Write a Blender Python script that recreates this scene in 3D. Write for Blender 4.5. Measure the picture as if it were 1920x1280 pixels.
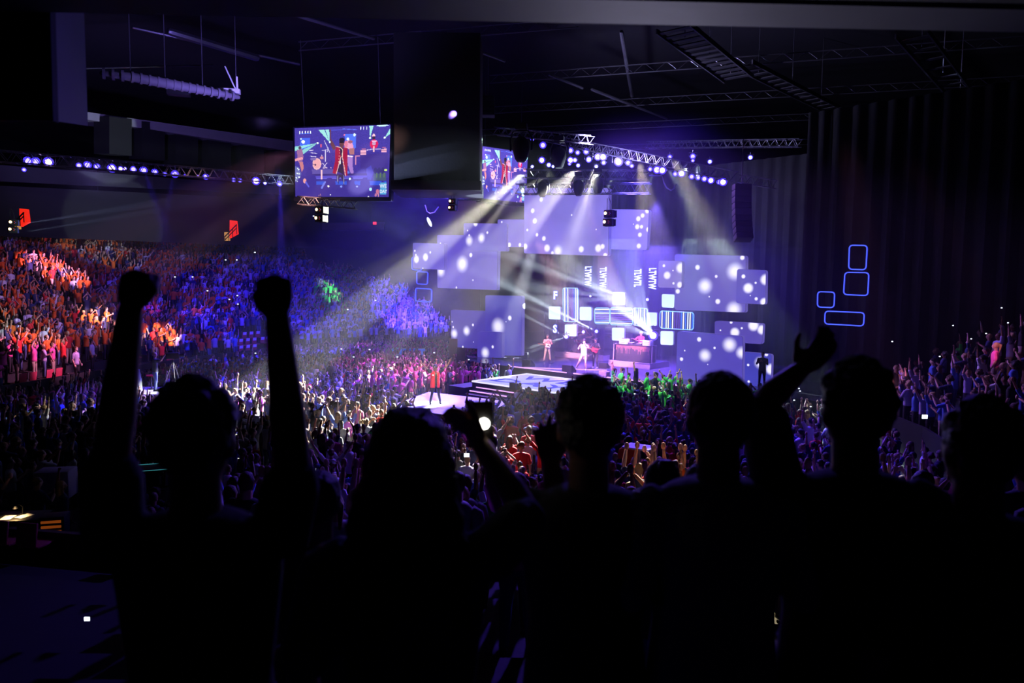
import bpy, bmesh, math, random
import numpy as np
from mathutils import Vector, Matrix, noise

for _o in list(bpy.data.objects): bpy.data.objects.remove(_o)
SC = bpy.context.scene
COL = SC.collection
R = math.radians

# ------------------------------------------------------------------ camera
F = 1280.0                      # focal length in pixels of the 1920x1280 frame
CAM = Vector((0, 0, 6.5))
camM = Matrix.Rotation(R(90 - 4.5), 3, 'X') @ Matrix.Rotation(0.01, 3, 'Z')
cd = bpy.data.cameras.new('camera'); cam = bpy.data.objects.new('camera', cd); COL.objects.link(cam)
cam.matrix_world = Matrix.Translation(CAM) @ camM.to_4x4()
cd.sensor_width = 36.0; cd.lens = 36.0 * F / 1920; cd.clip_start = 0.05; cd.clip_end = 400
cd.dof.use_dof = True; cd.dof.focus_distance = 36.0; cd.dof.aperture_fstop = 2.2
SC.camera = cam

# ------------------------------------------------------------------ world, exposure
w = bpy.data.worlds.new('world'); SC.world = w; w.use_nodes = True
w.node_tree.nodes['Background'].inputs[0].default_value = (0.02, 0.02, 0.05, 1)
w.node_tree.nodes['Background'].inputs[1].default_value = 0.02
SC.view_settings.view_transform = 'Standard'; SC.view_settings.look = 'None'
SC.view_settings.exposure = 0.0; SC.view_settings.gamma = 1.0; SC.view_settings.use_curve_mapping = False
SC.cycles.max_bounces = 3; SC.cycles.diffuse_bounces = 1; SC.cycles.glossy_bounces = 2
SC.cycles.transmission_bounces = 2; SC.cycles.volume_bounces = 0; SC.cycles.transparent_max_bounces = 6
SC.cycles.sample_clamp_indirect = 4.0

def ray(px, py):
    return (camM @ Vector(((px - 960) / F, -(py - 640) / F, -1.0))).normalized()
def P(px, py, Y):               # point at forward distance Y seen in pixel
    d = ray(px, py); return CAM + d * (Y / d.y)
def PZ(px, py, z):              # point on the horizontal plane z
    d = ray(px, py); return CAM + d * ((z - CAM.z) / d.z)
def proj(p):
    q = camM.transposed() @ (Vector(p) - CAM)
    return (960 + F * q.x / -q.z, 640 - F * q.y / -q.z, -q.z)

# stage frame: origin, along the front edge (u), towards the back (v)
SA = Vector((0.65, 41.4, 0)); SU = Vector((.744, -.668, 0)).normalized(); SV = Vector((.668, .744, 0)).normalized()
STAGE_Z, PLAT_Z, RUN_Z = 1.65, 1.30, 0.84
def S(u, v, z=0.0): return SA + SU * u + SV * v + Vector((0, 0, z))
S_YAW = math.atan2(SU.y, SU.x)

def spot(name, loc, target, power, color, deg, blend=.25, r=.06):
    l = bpy.data.lights.new(name, 'SPOT'); l.energy = power; l.color = color
    l.spot_size = R(deg); l.spot_blend = blend; l.shadow_soft_size = r
    o = bpy.data.objects.new(name, l); COL.objects.link(o); o.location = loc
    o.rotation_euler = (Vector(target) - Vector(loc)).to_track_quat('-Z', 'Y').to_euler()
    return o
BLUE = (.05, .02, 1.0); VIOL = (.38, .18, 1.0); COOL = (.72, .86, 1.0); WARM = (1.0, .86, .62); PINK = (1.0, .22, .55)
# --- key and wash lights of the show (all hang from the trusses or stand on the stage)
LTp = lambda px: P(px, 316, 30.5 + (px + 60) / 605 * 14.5)       # points on the left truss
RTp = lambda px: P(px, 300, 50 - (px - 985) / 390 * 14.5)        # points on the right truss
CEN = Vector((-3, 30, 15.5))
# blue washes
for px, tx, ty, tY, pw in ((210, 200, 600, 44, 7000), (330, 420, 620, 50, 16000), (480, 560, 600, 56, 24000)):
    spot('wash_light', LTp(px) + Vector((6, 0, 0)), P(tx, ty, tY), pw * .6, BLUE, 62, .6, .3)
spot('wash_light', CEN + Vector((0, 4, 0)), P(130, 600, 44), 8500, (1.0, .50, .40), 30, .7, .3)
spot('wash_light', CEN + Vector((0, 6, 0)), P(520, 620, 54), 46000, (.30, .18, 1.0), 30, .7, .3)
spot('wash_light', (-4, 44, 16), P(600, 740, 30), 125000, (.10, .05, 1.0), 54, .6, .3)
spot('wash_light', (-10, 40, 15), P(100, 830, 20), 26000, BLUE, 24, .6, .3)
spot('wash_light', (6, 34, 15), P(1200, 800, 20), 22000, (.14, .06, 1.0), 60, .6, .3)
spot('wash_light', (4, 36, 15), P(1750, 640, 26), 14000, VIOL, 40, .6, .3)
spot('wash_light', (6, 30, 15.5), P(1500, 760, 22), 9000, BLUE, 40, .6, .3)
spot('wash_light', (-2, 50, 16), P(780, 690, 44), 40000, (.5, .2, 1.0), 40, .6, .3)
# stage washes
spot('stage_wash', S(5, -9, 13), S(5, 3.2, 1.6), 70000, (.48, .20, 1.0), 32, .6, .2)
PB = lambda px, py: PZ(px, py, STAGE_Z) + Vector((0, 0, 1.0))
for px, py, pw, dg in ((1026, 677, 13000, 11), (1104, 692, 15000, 14), (1085, 672, 18000, 15), (1180, 686, 20000, 17)):
    q_ = PB(px, py); spot('performer_light', q_ - SV * 10 + SU * 3.5 + Vector((0, 0, 8.5)), q_, pw * 3.4, (1.0, .45, .52), dg * .7, .4, .1)
spot('stage_wash', S(5, 7, 12), S(5, 2.5, 1.6), 34000, (.16, .09, 1.0), 75, .6, .2)
spot('stage_wash', S(8, -3, 13), S(6, 12, 5), 22000, (.12, .08, 1.0), 50, .6, .2)
spot('stage_wash', S(3, -4, 13), S(2.5, -8.8, .8), 12000, (.62, .42, 1.0), 34, .5, .2)
# patches on the audience
def key(src, tgt, pw, col, deg, bl=.35): spot('follow_spot', src, tgt, pw, col, deg, bl, .12)
key(CEN, P(100, 492, 47), 190000, (1, .32, .75), 5)
key(CEN, P(150, 508, 47), 110000, (.9, .40, .80), 4)
key(CEN, P(155, 612, 44), 220000, (1, .50, .62), 5)
key(CEN, P(292, 640, 46), 240000, (1, .45, .38), 4.5)
key(CEN, P(486, 590, 56), 320000, (.42, .36, 1.0), 7)
key(CEN + Vector((3, 6, 0)), P(605, 545, 66), 100000, (.62, 1.0, .8), 6)
key(S(0, 1, 14), P(490, 742, 31), 1100000, (.98, .97, .72), 8)
key(S(0, 1, 14), P(430, 735, 31), 220000, (1, .93, .62), 7)
key(S(0, 1, 14), P(700, 706, 38), 1000000, (1, .9, .84), 5)
key(S(4, 1, 14), P(790, 700, 40), 70000, (1.0, .42, .72), 15)
key(S(3, 2, 14), P(560, 765, 28), 480000, (1, .95, .88), 8)
key(S(3, 2, 14), P(680, 800, 25), 460000, (1, .95, .88), 8)
key(S(4, 2, 14), P(985, 835, 21), 560000, (1, .93, .78), 9)
key(S(4, 2, 14), P(890, 880, 19), 50000, (.8, .7, 1), 6)
key(S(-3, 6, 13), P(935, 690, 40), 110000, (.85, .9, 1), 7)
key(S(2, 2, 14), P(325, 725, 31), 320000, (1, .95, .72), 5)
key(S(0, 2, 14), P(180, 760, 27), 60000, (1, .95, .75), 6)
key(S(6, 3, 14), P(1285, 845, 13.5), 160000, (1, .82, .5), 6)
key(S(8, 3, 14), P(1520, 820, 15), 140000, (1, .86, .55), 6)
key(Vector((1, 14, 14)), PZ(816, 720, 1.8), 42000, (1, .92, .85), 7)
key(S(8, -8, 12), S(9.5, -.6, 1.4), 7000, (.8, 1, .8), 22)
key((-10, 36, 15), P(60, 690, 36), 30000, (1, .3, .7), 14)
key((8, 18, 14), P(1640, 665, 27), 16000, (1, .35, .6), 8)
key((8, 18, 14), P(1860, 600, 25), 10000, (1, .3, .6), 5)
# beams through the haze from the lamps on the stage
def plane_hit0(px, py, v):
    d = ray(px, py); q = CAM - SA; t = (v - q.dot(SV)) / d.dot(SV); return CAM + d * t
def beam(px, py, v, tx, ty, tv, pw, deg, col=COOL):
    spot('beam_light', plane_hit0(px, py, v), plane_hit0(tx, ty, tv), pw, col, deg, .2, .02)
for t_, pw, dg in (((1190, 552, 1.2), 50000, 10), ((1206, 560, 1.6), 50000, 9), ((1168, 580, 1.6), 90000, 9), ((1150, 601, 2.0), 60000, 11), ((1143, 612, 2.0), 30000, 10), ((1190, 592, 1.6), 36000, 24)):
    beam(1224, 629, 2.9, *t_, pw, dg)
for t_, pw, dg in (((1105, 535, 3.5), 80000, 6), ((1095, 550, 3.5), 60000, 6), ((1088, 562, 3.5), 40000, 7), ((1000, 496, 1.5), 130000, 4), ((960, 462, 1), 110000, 4)):
    beam(1176, 560, 6.0, *t_, pw, dg)
for t_, pw, dg in (((1040, 580, 4), 120000, 5), ((950, 538, 1.8), 160000, 4), ((880, 498, 1.4), 140000, 4), ((900, 545, 1.4), 100000, 4)):
    beam(1117, 620, 6.0, *t_, pw, dg)
for t_, pw, dg in (((985, 654, 4.5), 110000, 5), ((985, 664, 4.5), 60000, 4), ((1000, 600, 4), 70000, 5)):
    beam(1061, 631, 6.0, *t_, pw, dg)
beam(1214, 560, 5.4, 1217, 540, 5.4, 3000, 10); beam(1214, 560, 5.4, 1211, 540, 5.4, 3000, 8)
# beams down from the trusses
GRN = (.66, .86, .80)
spot('truss_beam', RTp(1238), P(1290, 430, 37), 200000, GRN, 26, .5, .1)
spot('truss_beam', RTp(1232), P(1205, 420, 40), 120000, GRN, 16, .5, .1)
spot('truss_beam', RTp(1310), P(1300, 400, 36.5), 80000, GRN, 12, .5, .1)
spot('truss_beam', RTp(1282), P(1292, 400, 36.5), 80000, GRN, 10, .5, .1)
for sx, tx, ty in ((1075, 1020, 400), (1105, 1055, 420), (1130, 1085, 430), (1160, 1105, 420)): spot('truss_beam', P(sx, 312, 43), P(tx, ty, 40.5), 150000, COOL, 6, .4, .05)
for tx, ty, tY, pw, dg in ((572, 520, 64, 700000, 7), (600, 545, 65, 300000, 5), (640, 590, 62, 160000, 5)): spot('truss_beam', P(1010, 345, 47), P(tx, ty, tY), pw * .6, (.60, .72, .78), dg, .5, .1)
spot('truss_beam', LTp(524), P(530, 560, 48), 350000, BLUE, 7, .5, .05)
spot('truss_beam', LTp(480), P(560, 450, 48), 40000, VIOL, 7, .5, .05)
spot('truss_beam', LTp(269), P(320, 460, 44), 60000, BLUE, 10, .5, .05); spot('truss_beam', LTp(328), P(300, 460, 44), 50000, BLUE, 8, .5, .05)
spot('pod_beam', P(40, 420, 33.5), P(200, 395, 34), 60000, (.45, .55, 1), 4, .3, .02); spot('pod_beam', P(40, 436, 33.5), P(200, 410, 34), 60000, (.45, .55, 1), 3, .3, .02)
spot('blue_wash', P(760, 560, 60), P(775, 610, 74), 30000, BLUE, 60, .5, .2)
spot('desk_light', P(25, 942, 14.5), P(22, 975, 14.45), 26, (1, .62, .25), 110, .6, .02)
# added lamps without fixtures, faintly picking out the roof steel
spot('roof_fill', (4, 40, 14.5), (14, 46, 21), 9000, (.55, .5, 1), 130, .8, .5)
spot('roof_fill', (-10, 28, 13), (-12, 32, 21), 6000, (.3, .22, 1), 120, .8, .5)
spot('roof_fill', (-22, 36, 12), (-32, 58, 19.5), 9000, (.35, .25, 1), 70, .8, .5)
spot('soffit_fill', (2.5, 14, 4.6), (.9, 2.7, 7.6), 1000, (.72, .68, 1), 14, .8, .5)  # added unseen lamp that brightens the near soffit beam
spot('pillar_fill', (6, 24, 9), P(130, 120, 3.8), 1300, (.12, .08, 1), 12, .8, .4)  # added unseen lamp that tints the left pillar blue
spot('shoulder_spill', (1.5, 14, 12), P(1300, 930, 1.8), 70, (.4, .35, 1), 8, .8, .3)
# ---- haze
hz = bpy.data.materials.new('haze'); hz.use_nodes = True; _nt = hz.node_tree; _nt.nodes.clear()
_o = _nt.nodes.new('ShaderNodeOutputMaterial'); _v = _nt.nodes.new('ShaderNodeVolumeScatter'); _v.inputs['Density'].default_value = .0026; _v.inputs['Anisotropy'].default_value = .25
_nt.links.new(_v.outputs[0], _o.inputs['Volume'])
_m = bpy.data.meshes.new('haze'); _bm = bmesh.new(); bmesh.ops.create_cube(_bm, size=1); _bm.to_mesh(_m); _bm.free(); _m.materials.append(hz)
haze = bpy.data.objects.new('haze', _m); COL.objects.link(haze); haze.location = (-8, 46, 6.62); haze.scale = (76, 50, 13.2)
haze['label'] = 'thin haze hanging through the whole arena, in which light beams show'; haze['category'] = 'haze'; haze['kind'] = 'stuff'
hz2 = hz.copy(); hz2.name = 'stage_smoke'; [n for n in hz2.node_tree.nodes if n.type == 'VOLUME_SCATTER'][0].inputs['Density'].default_value = .015
_m2 = _m.copy(); _m2.materials.clear(); _m2.materials.append(hz2)
smoke = bpy.data.objects.new('smoke', _m2); COL.objects.link(smoke); smoke.location = S(4.6, 5.6, 5.4); smoke.rotation_euler = (0, 0, S_YAW); smoke.scale = (16, 13.6, 7.4)
smoke['label'] = 'denser stage smoke around the band and the lit tiles'; smoke['category'] = 'smoke'; smoke['kind'] = 'stuff'


# ------------------------------------------------------------------ materials
def lin(c): return tuple(((x / 255) / 12.92 if x <= 10 else (((x / 255) + .055) / 1.055) ** 2.4) for x in c)
def mat(name, col, rough=.6, metal=0.0, emit=None, es=0.0, bump=0.0, bscale=40, var=0.0, sample=False, spec=.4):
    m = bpy.data.materials.new(name); m.use_nodes = True
    nt = m.node_tree; b = nt.nodes['Principled BSDF']
    b.inputs['Base Color'].default_value = (*col, 1); b.inputs['Roughness'].default_value = rough
    b.inputs['Metallic'].default_value = metal; b.inputs['Specular IOR Level'].default_value = spec
    if emit: b.inputs['Emission Color'].default_value = (*emit, 1); b.inputs['Emission Strength'].default_value = es
    if bump or var:
        tc = nt.nodes.new('ShaderNodeTexCoord'); nz = nt.nodes.new('ShaderNodeTexNoise')
        nz.inputs['Scale'].default_value = bscale; nz.inputs['Detail'].default_value = 3
        nt.links.new(tc.outputs['Object'], nz.inputs['Vector'])
        if bump:
            bp = nt.nodes.new('ShaderNodeBump'); bp.inputs['Strength'].default_value = bump
            bp.inputs['Distance'].default_value = .02
            nt.links.new(nz.outputs['Fac'], bp.inputs['Height']); nt.links.new(bp.outputs[0], b.inputs['Normal'])
        if var:
            mx = nt.nodes.new('ShaderNodeMix'); mx.data_type = 'RGBA'
            mx.inputs[6].default_value = (*[c * (1 - var) for c in col], 1); mx.inputs[7].default_value = (*[min(1, c * (1 + var)) for c in col], 1)
            nt.links.new(nz.outputs['Fac'], mx.inputs[0]); nt.links.new(mx.outputs[2], b.inputs['Base Color'])
    if not sample: m.cycles.emission_sampling = 'NONE'
    return m
def emis(name, col, es, sample=False): return mat(name, (.02, .02, .02), .5, emit=col, es=es, sample=sample)

M = dict(
    floor=mat('arena_floor', (.05, .05, .055), .5, var=.2, bscale=3), black=mat('black_paint', (.004, .004, .005), .75, var=.2),
    dark=mat('dark_grey_paint', (.02, .02, .023), .5, var=.2), steel=mat('dark_steel', (.10, .10, .12), .4, .7, var=.2),
    alu=mat('truss_aluminium', (.14, .14, .16), .35, .8, var=.1), concrete=mat('stand_concrete', (.014, .014, .016), .8, bump=.2, var=.25, bscale=6),
    ceil=mat('ceiling_deck', (.012, .012, .016), .8, var=.3, bscale=1.5), fascia=mat('suite_fascia', (.16, .15, .18), .7, var=.15, bscale=2),
    curtain=mat('black_velvet_curtain', (.016, .018, .021), .8, var=.4, bscale=2), blackcloth=mat('black_cloth', (.02, .02, .024), .9, bump=.3, bscale=60),
    deck=mat('glossy_stage_deck', (.12, .10, .16), .18, var=.2, bscale=5), riser=mat('riser_edge', (.30, .24, .30), .5, var=.15),
    lilac=mat('runway_top', (.55, .52, .58), .45, var=.08, bscale=4), white=mat('white_plastic', (.75, .75, .76), .5, var=.05),
    paper=mat('white_paper', (.8, .8, .8), .9, var=.04), seat=mat('red_seat_plastic', (.45, .05, .09), .45, var=.15), wood=mat('brown_door_wood', (.25, .09, .03), .6, var=.3),
    red=mat('red_fabric', (.62, .02, .03), .8, bump=.3, bscale=80), leather=mat('black_leather', (.015, .015, .018), .28, bump=.4, bscale=18),
    skin=mat('tan_skin', (.50, .27, .17), .55, var=.1, bscale=12), skin2=mat('light_skin', (.66, .42, .30), .55, var=.1, bscale=12), skin3=mat('brown_skin', (.20, .10, .06), .5, var=.12, bscale=12),
    hairB=mat('black_hair', (.012, .010, .009), .5, bump=.6, bscale=90), hairN=mat('brown_hair', (.09, .045, .02), .55, bump=.6, bscale=90), hairY=mat('blond_hair', (.45, .30, .13), .55, bump=.6, bscale=90),
    denim=mat('blue_denim', (.07, .10, .22), .85, bump=.3, bscale=90), trouserK=mat('black_trousers', (.02, .02, .025), .85, bump=.3, bscale=90), khaki=mat('khaki_trousers', (.38, .30, .22), .85, bump=.3, bscale=90),
    gold=mat('brass', (.75, .55, .25), .3, 1.0, var=.1), cyantape=mat('tape', (.3, .6, .7), .6, var=.05),
)
SHIRT = dict(
    orange=((.90, .16, .02), 'orange'), pink=((.85, .12, .38), 'pink'), green=((.10, .85, .12), 'green'), red=((.75, .03, .03), 'red'),
    white=((.78, .78, .78), 'white'), navy=((.03, .04, .12), 'navy'), black=((.02, .02, .022), 'black'), lilac=((.45, .40, .62), 'lilac'), blue=((.08, .16, .55), 'blue'), grey=((.25, .25, .27), 'grey'))
for k, (c, _) in SHIRT.items(): M['sh_' + k] = mat(k + '_tshirt', c, .85, bump=.25, bscale=70, var=.06)

# ------------------------------------------------------------------ mesh building
class MB:
    def __init__(s): s.v = []; s.f = []; s.mi = []; s.m = 0
    def add(s, vs, fs):
        k = len(s.v); s.v += [tuple(v) for v in vs]; s.f += [tuple(i + k for i in f) for f in fs]; s.mi += [s.m] * len(fs); return s
    def box(s, c, d, rz=0.0, B=None, bev=0.0):
        if B is None: B = Matrix.Rotation(rz, 3, 'Z')
        h = [x / 2 for x in d]
        if bev > 0:
            bm = bmesh.new(); bmesh.ops.create_cube(bm, size=1)
            for v in bm.verts: v.co = Vector((v.co.x * d[0], v.co.y * d[1], v.co.z * d[2]))
            bmesh.ops.bevel(bm, geom=bm.edges[:] , offset=bev, segments=2, affect='EDGES', profile=.5)
            bm.verts.index_update()
            vs = [B @ v.co + Vector(c) for v in bm.verts]; fs = [[v.index for v in f.verts] for f in bm.faces]; bm.free()
            return s.add(vs, fs)
        vs = [B @ Vector((x * h[0], y * h[1], z * h[2])) + Vector(c) for z in (-1, 1) for y in (-1, 1) for x in (-1, 1)]
        return s.add(vs, [(0, 2, 3, 1), (4, 5, 7, 6), (0, 1, 5, 4), (2, 6, 7, 3), (0, 4, 6, 2), (1, 3, 7, 5)])
    def tube(s, pts, rad, n=8, low=False, sx=1.0, round_=True):
        pts = [Vector(p) for p in pts]
        if not hasattr(rad, '__len__'): rad = [rad] * len(pts)
        rings = []; tans = []
        for i in range(len(pts)):
            a = pts[max(0, i - 1)]; b = pts[min(len(pts) - 1, i + 1)]; t = (b - a)
            tans.append(t.normalized() if t.length > 1e-9 else Vector((0, 0, 1)))
        seq = []
        if round_ and not low: seq += [(pts[0] - tans[0] * rad[0] * .72, rad[0] * .68, tans[0])]
        for p, r, t in zip(pts, rad, tans): seq.append((p, r, t))
        if round_ and not low: seq += [(pts[-1] + tans[-1] * rad[-1] * .72, rad[-1] * .68, tans[-1])]
        ref = Vector((0, 1, 0)) if abs(tans[0].y) < .9 else Vector((1, 0, 0))
        vs = []
        for p, r, t in seq:
            a = t.cross(ref).normalized(); b = t.cross(a).normalized(); ref = -b if False else ref
            for k in range(n):
                th = 2 * math.pi * k / n; vs.append(p + a * (math.cos(th) * r * sx) + b * (math.sin(th) * r))
        m = len(seq); fs = []
        for i in range(m - 1):
            for k in range(n): fs.append((i * n + k, i * n + (k + 1) % n, (i + 1) * n + (k + 1) % n, (i + 1) * n + k))
        e = rad[0] * (1.0 if round_ else 0); e2 = rad[-1] * (1.0 if round_ else 0)
        vs.append(pts[0] - tans[0] * e); vs.append(pts[-1] + tans[-1] * e2)
        for k in range(n):
            fs.append(((k + 1) % n, k, m * n)); fs.append(((m - 1) * n + k, (m - 1) * n + (k + 1) % n, m * n + 1))
        return s.add(vs, fs)
    def ell(s, c, r, n=12, m=8, B=None):
        c = Vector(c); B = B or Matrix.Identity(3); vs = []; fs = []
        for i in range(1, m):
            ph = math.pi * i / m
            for k in range(n):
                th = 2 * math.pi * k / n
                vs.append(c + B @ Vector((r[0] * math.sin(ph) * math.cos(th), r[1] * math.sin(ph) * math.sin(th), r[2] * math.cos(ph))))
        vs.append(c + B @ Vector((0, 0, r[2]))); vs.append(c - B @ Vector((0, 0, r[2]))); T = (m - 1) * n
        for i in range(m - 2):
            for k in range(n): fs.append((i * n + k, (i + 1) * n + k, (i + 1) * n + (k + 1) % n, i * n + (k + 1) % n))
        for k in range(n):
            fs.append((T, k, (k + 1) % n)); fs.append((T + 1, (m - 2) * n + (k + 1) % n, (m - 2) * n + k))
        return s.add(vs, fs)
    def rings(s, rs, n=14):             # (cx, cy, z, rx, ry) stacked, closed
        vs = []; fs = []
        for cx, cy, z, rx, ry in rs:
            for k in range(n):
                th = 2 * math.pi * k / n; vs.append((cx + rx * math.cos(th), cy + ry * math.sin(th), z))
        m = len(rs)
        for i in range(m - 1):
            for k in range(n): fs.append((i * n + k, i * n + (k + 1) % n, (i + 1) * n + (k + 1) % n, (i + 1) * n + k))
        vs.append((rs[0][0], rs[0][1], rs[0][2])); vs.append((rs[-1][0], rs[-1][1], rs[-1][2]))
        for k in range(n):
            fs.append(((k + 1) % n, k, m * n)); fs.append(((m - 1) * n + k, (m - 1) * n + (k + 1) % n, m * n + 1))
        return s.add(vs, fs)
    def lathe(s, prof, n=20, c=(0, 0, 0), B=None):   # (r, z) profile round local z
        B = B or Matrix.Identity(3); c = Vector(c); vs = []; fs = []
        for r, z in prof:
            for k in range(n):
                th = 2 * math.pi * k / n; vs.append(c + B @ Vector((r * math.cos(th), r * math.sin(th), z)))
        for i in range(len(prof) - 1):
            for k in range(n): fs.append((i * n + k, i * n + (k + 1) % n, (i + 1) * n + (k + 1) % n, (i + 1) * n + k))
        fs.append(tuple(range(n))[::-1]); fs.append(tuple((len(prof) - 1) * n + k for k in range(n)))
        return s.add(vs, fs)
    def prism(s, poly, a, b, f=None):   # polygon (x,z) extruded in y from a to b
        f = f or (lambda x, y, z: (x, y, z)); n = len(poly)
        vs = [f(x, a, z) for x, z in poly] + [f(x, b, z) for x, z in poly]
        return s.add(vs, [tuple(range(n)), tuple(range(2 * n - 1, n - 1, -1))] + [(k, k + n, (k + 1) % n + n, (k + 1) % n) for k in range(n)])
    def mesh(s, name, mats, smooth=True):
        me = bpy.data.meshes.new(name); me.from_pydata(s.v, [], s.f); me.update()
        for m in (mats if isinstance(mats, (list, tuple)) else [mats]): me.materials.append(m)
        if isinstance(mats, (list, tuple)): me.polygons.foreach_set('material_index', s.mi)
        if smooth: me.shade_smooth(); 
        try:
            if smooth: me.set_sharp_from_angle(angle=R(40))
        except Exception: pass
        return me
    def build(s, name, mats, parent=None, smooth=True, loc=None, rz=None):
        return link(name, s.mesh(name, mats, smooth), parent, loc, rz)

def link(name, me, parent=None, loc=None, rz=None):
    o = bpy.data.objects.new(name, me); COL.objects.link(o)
    if parent is not None: o.parent = parent
    if loc is not None: o.location = loc
    if rz is not None: o.rotation_euler = (0, 0, rz)
    return o
def tag(o, label=None, cat=None, group=None, kind=None):
    if label: o['label'] = label
    if cat: o['category'] = cat
    if group: o['group'] = group
    if kind: o['kind'] = kind
    return o
def thing(name, label, cat, loc=(0, 0, 0), rz=0.0, group=None):
    o = bpy.data.objects.new(name, None); COL.objects.link(o); o.location = loc; o.rotation_euler = (0, 0, rz)
    o.empty_display_size = .2
    return tag(o, label, cat, group)
def copy_tree(o, parent=None):
    c = o.copy(); COL.objects.link(c)
    if parent is not None: c.parent = parent
    for ch in list(o.children): copy_tree(ch, c)
    return c
ORD = 'first second third fourth fifth sixth seventh eighth ninth tenth eleventh twelfth thirteenth fourteenth fifteenth sixteenth seventeenth eighteenth nineteenth twentieth'.split()
def basis(d, n):
    d = Vector(d).normalized(); n = Vector(n); n = (n - d * n.dot(d)).normalized(); s_ = d.cross(n).normalized()
    return Matrix((s_, n, d)).transposed()        # columns: side, normal, direction

# ------------------------------------------------------------------ people
def hand(w, d, n, side, style):
    """palm and five fingers: w wrist, d forearm direction, n palm normal (palm faces n)"""
    B = basis(d, n); s_ = B.col[0] * side; n = B.col[1]; d = B.col[2]; w = Vector(w); out = []
    out.append(('ell', w + d * .045, (.040, .017, .052), B))
    curl = {'open': (.10, .12, .10), 'relax': (.45, .5, .4), 'fist': (1.45, 1.6, 1.1), 'grip': (.9, 1.0, .7)}[style]
    spread = {'open': .16, 'relax': .05, 'fist': 0.0, 'grip': .02}[style]
    for i, (L, r) in enumerate(((.070, .0095), (.078, .010), (.073, .0095), (.058, .008))):
        off = .031 - .0205 * i; p = w + d * (.088 - .004 * abs(i - 1.2)) + s_ * off
        a = 0.0; pts = [p - d * .03, p]; lat = spread * (1.5 - i)
        for j, frac in enumerate((.45, .31, .24)):
            a += curl[j] + .03 * i
            dv = d * math.cos(a) + n * math.sin(a) + s_ * lat * math.cos(a)
            p = p + dv.normalized() * (L * frac); pts.append(p)
        out.append(('tube', pts, [r * 1.15, r * 1.1, r, r * .92, r * .8], 1))
    p0 = w + d * .022 + s_ * .028
    if style == 'fist': pts = [p0, p0 + s_ * .016 + d * .03 + n * .012, p0 + d * .055 + n * .036 + s_ * .002, p0 + d * .058 + n * .045 - s_ * .022]
    elif style == 'grip': pts = [p0, p0 + s_ * .02 + d * .03 + n * .012, p0 + d * .06 + n * .03 + s_ * .015, p0 + d * .08 + n * .04 + s_ * .005]
    else: pts = [p0, p0 + s_ * .024 + d * .026, p0 + s_ * .046 + d * .050 + n * .006, p0 + s_ * .056 + d * .074 + n * .010]
    out.append(('tube', pts, [.016, .0125, .0105, .0085], 1))
    return out

ARMS = dict(   # elbow, wrist for side s=+1 (x is mirrored), hand style
    up=((.27, .04, 1.66), (.24, .08, 1.93), 'open'), upv=((.36, .03, 1.60), (.52, .06, 1.83), 'open'), fist=((.30, .03, 1.64), (.28, .05, 1.90), 'fist'),
    over=((.30, .06, 1.62), (.06, .10, 1.84), 'open'), clap=((.25, .10, 1.15), (.055, .33, 1.30), 'open'), down=((.25, -.03, 1.12), (.27, .07, .88), 'relax'),
    phone=((.23, .22, 1.33), (.07, .38, 1.58), 'grip'), hip=((.38, -.06, 1.16), (.20, .06, 1.02), 'relax'), point=((.30, .22, 1.45), (.30, .46, 1.62), 'open'))

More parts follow.
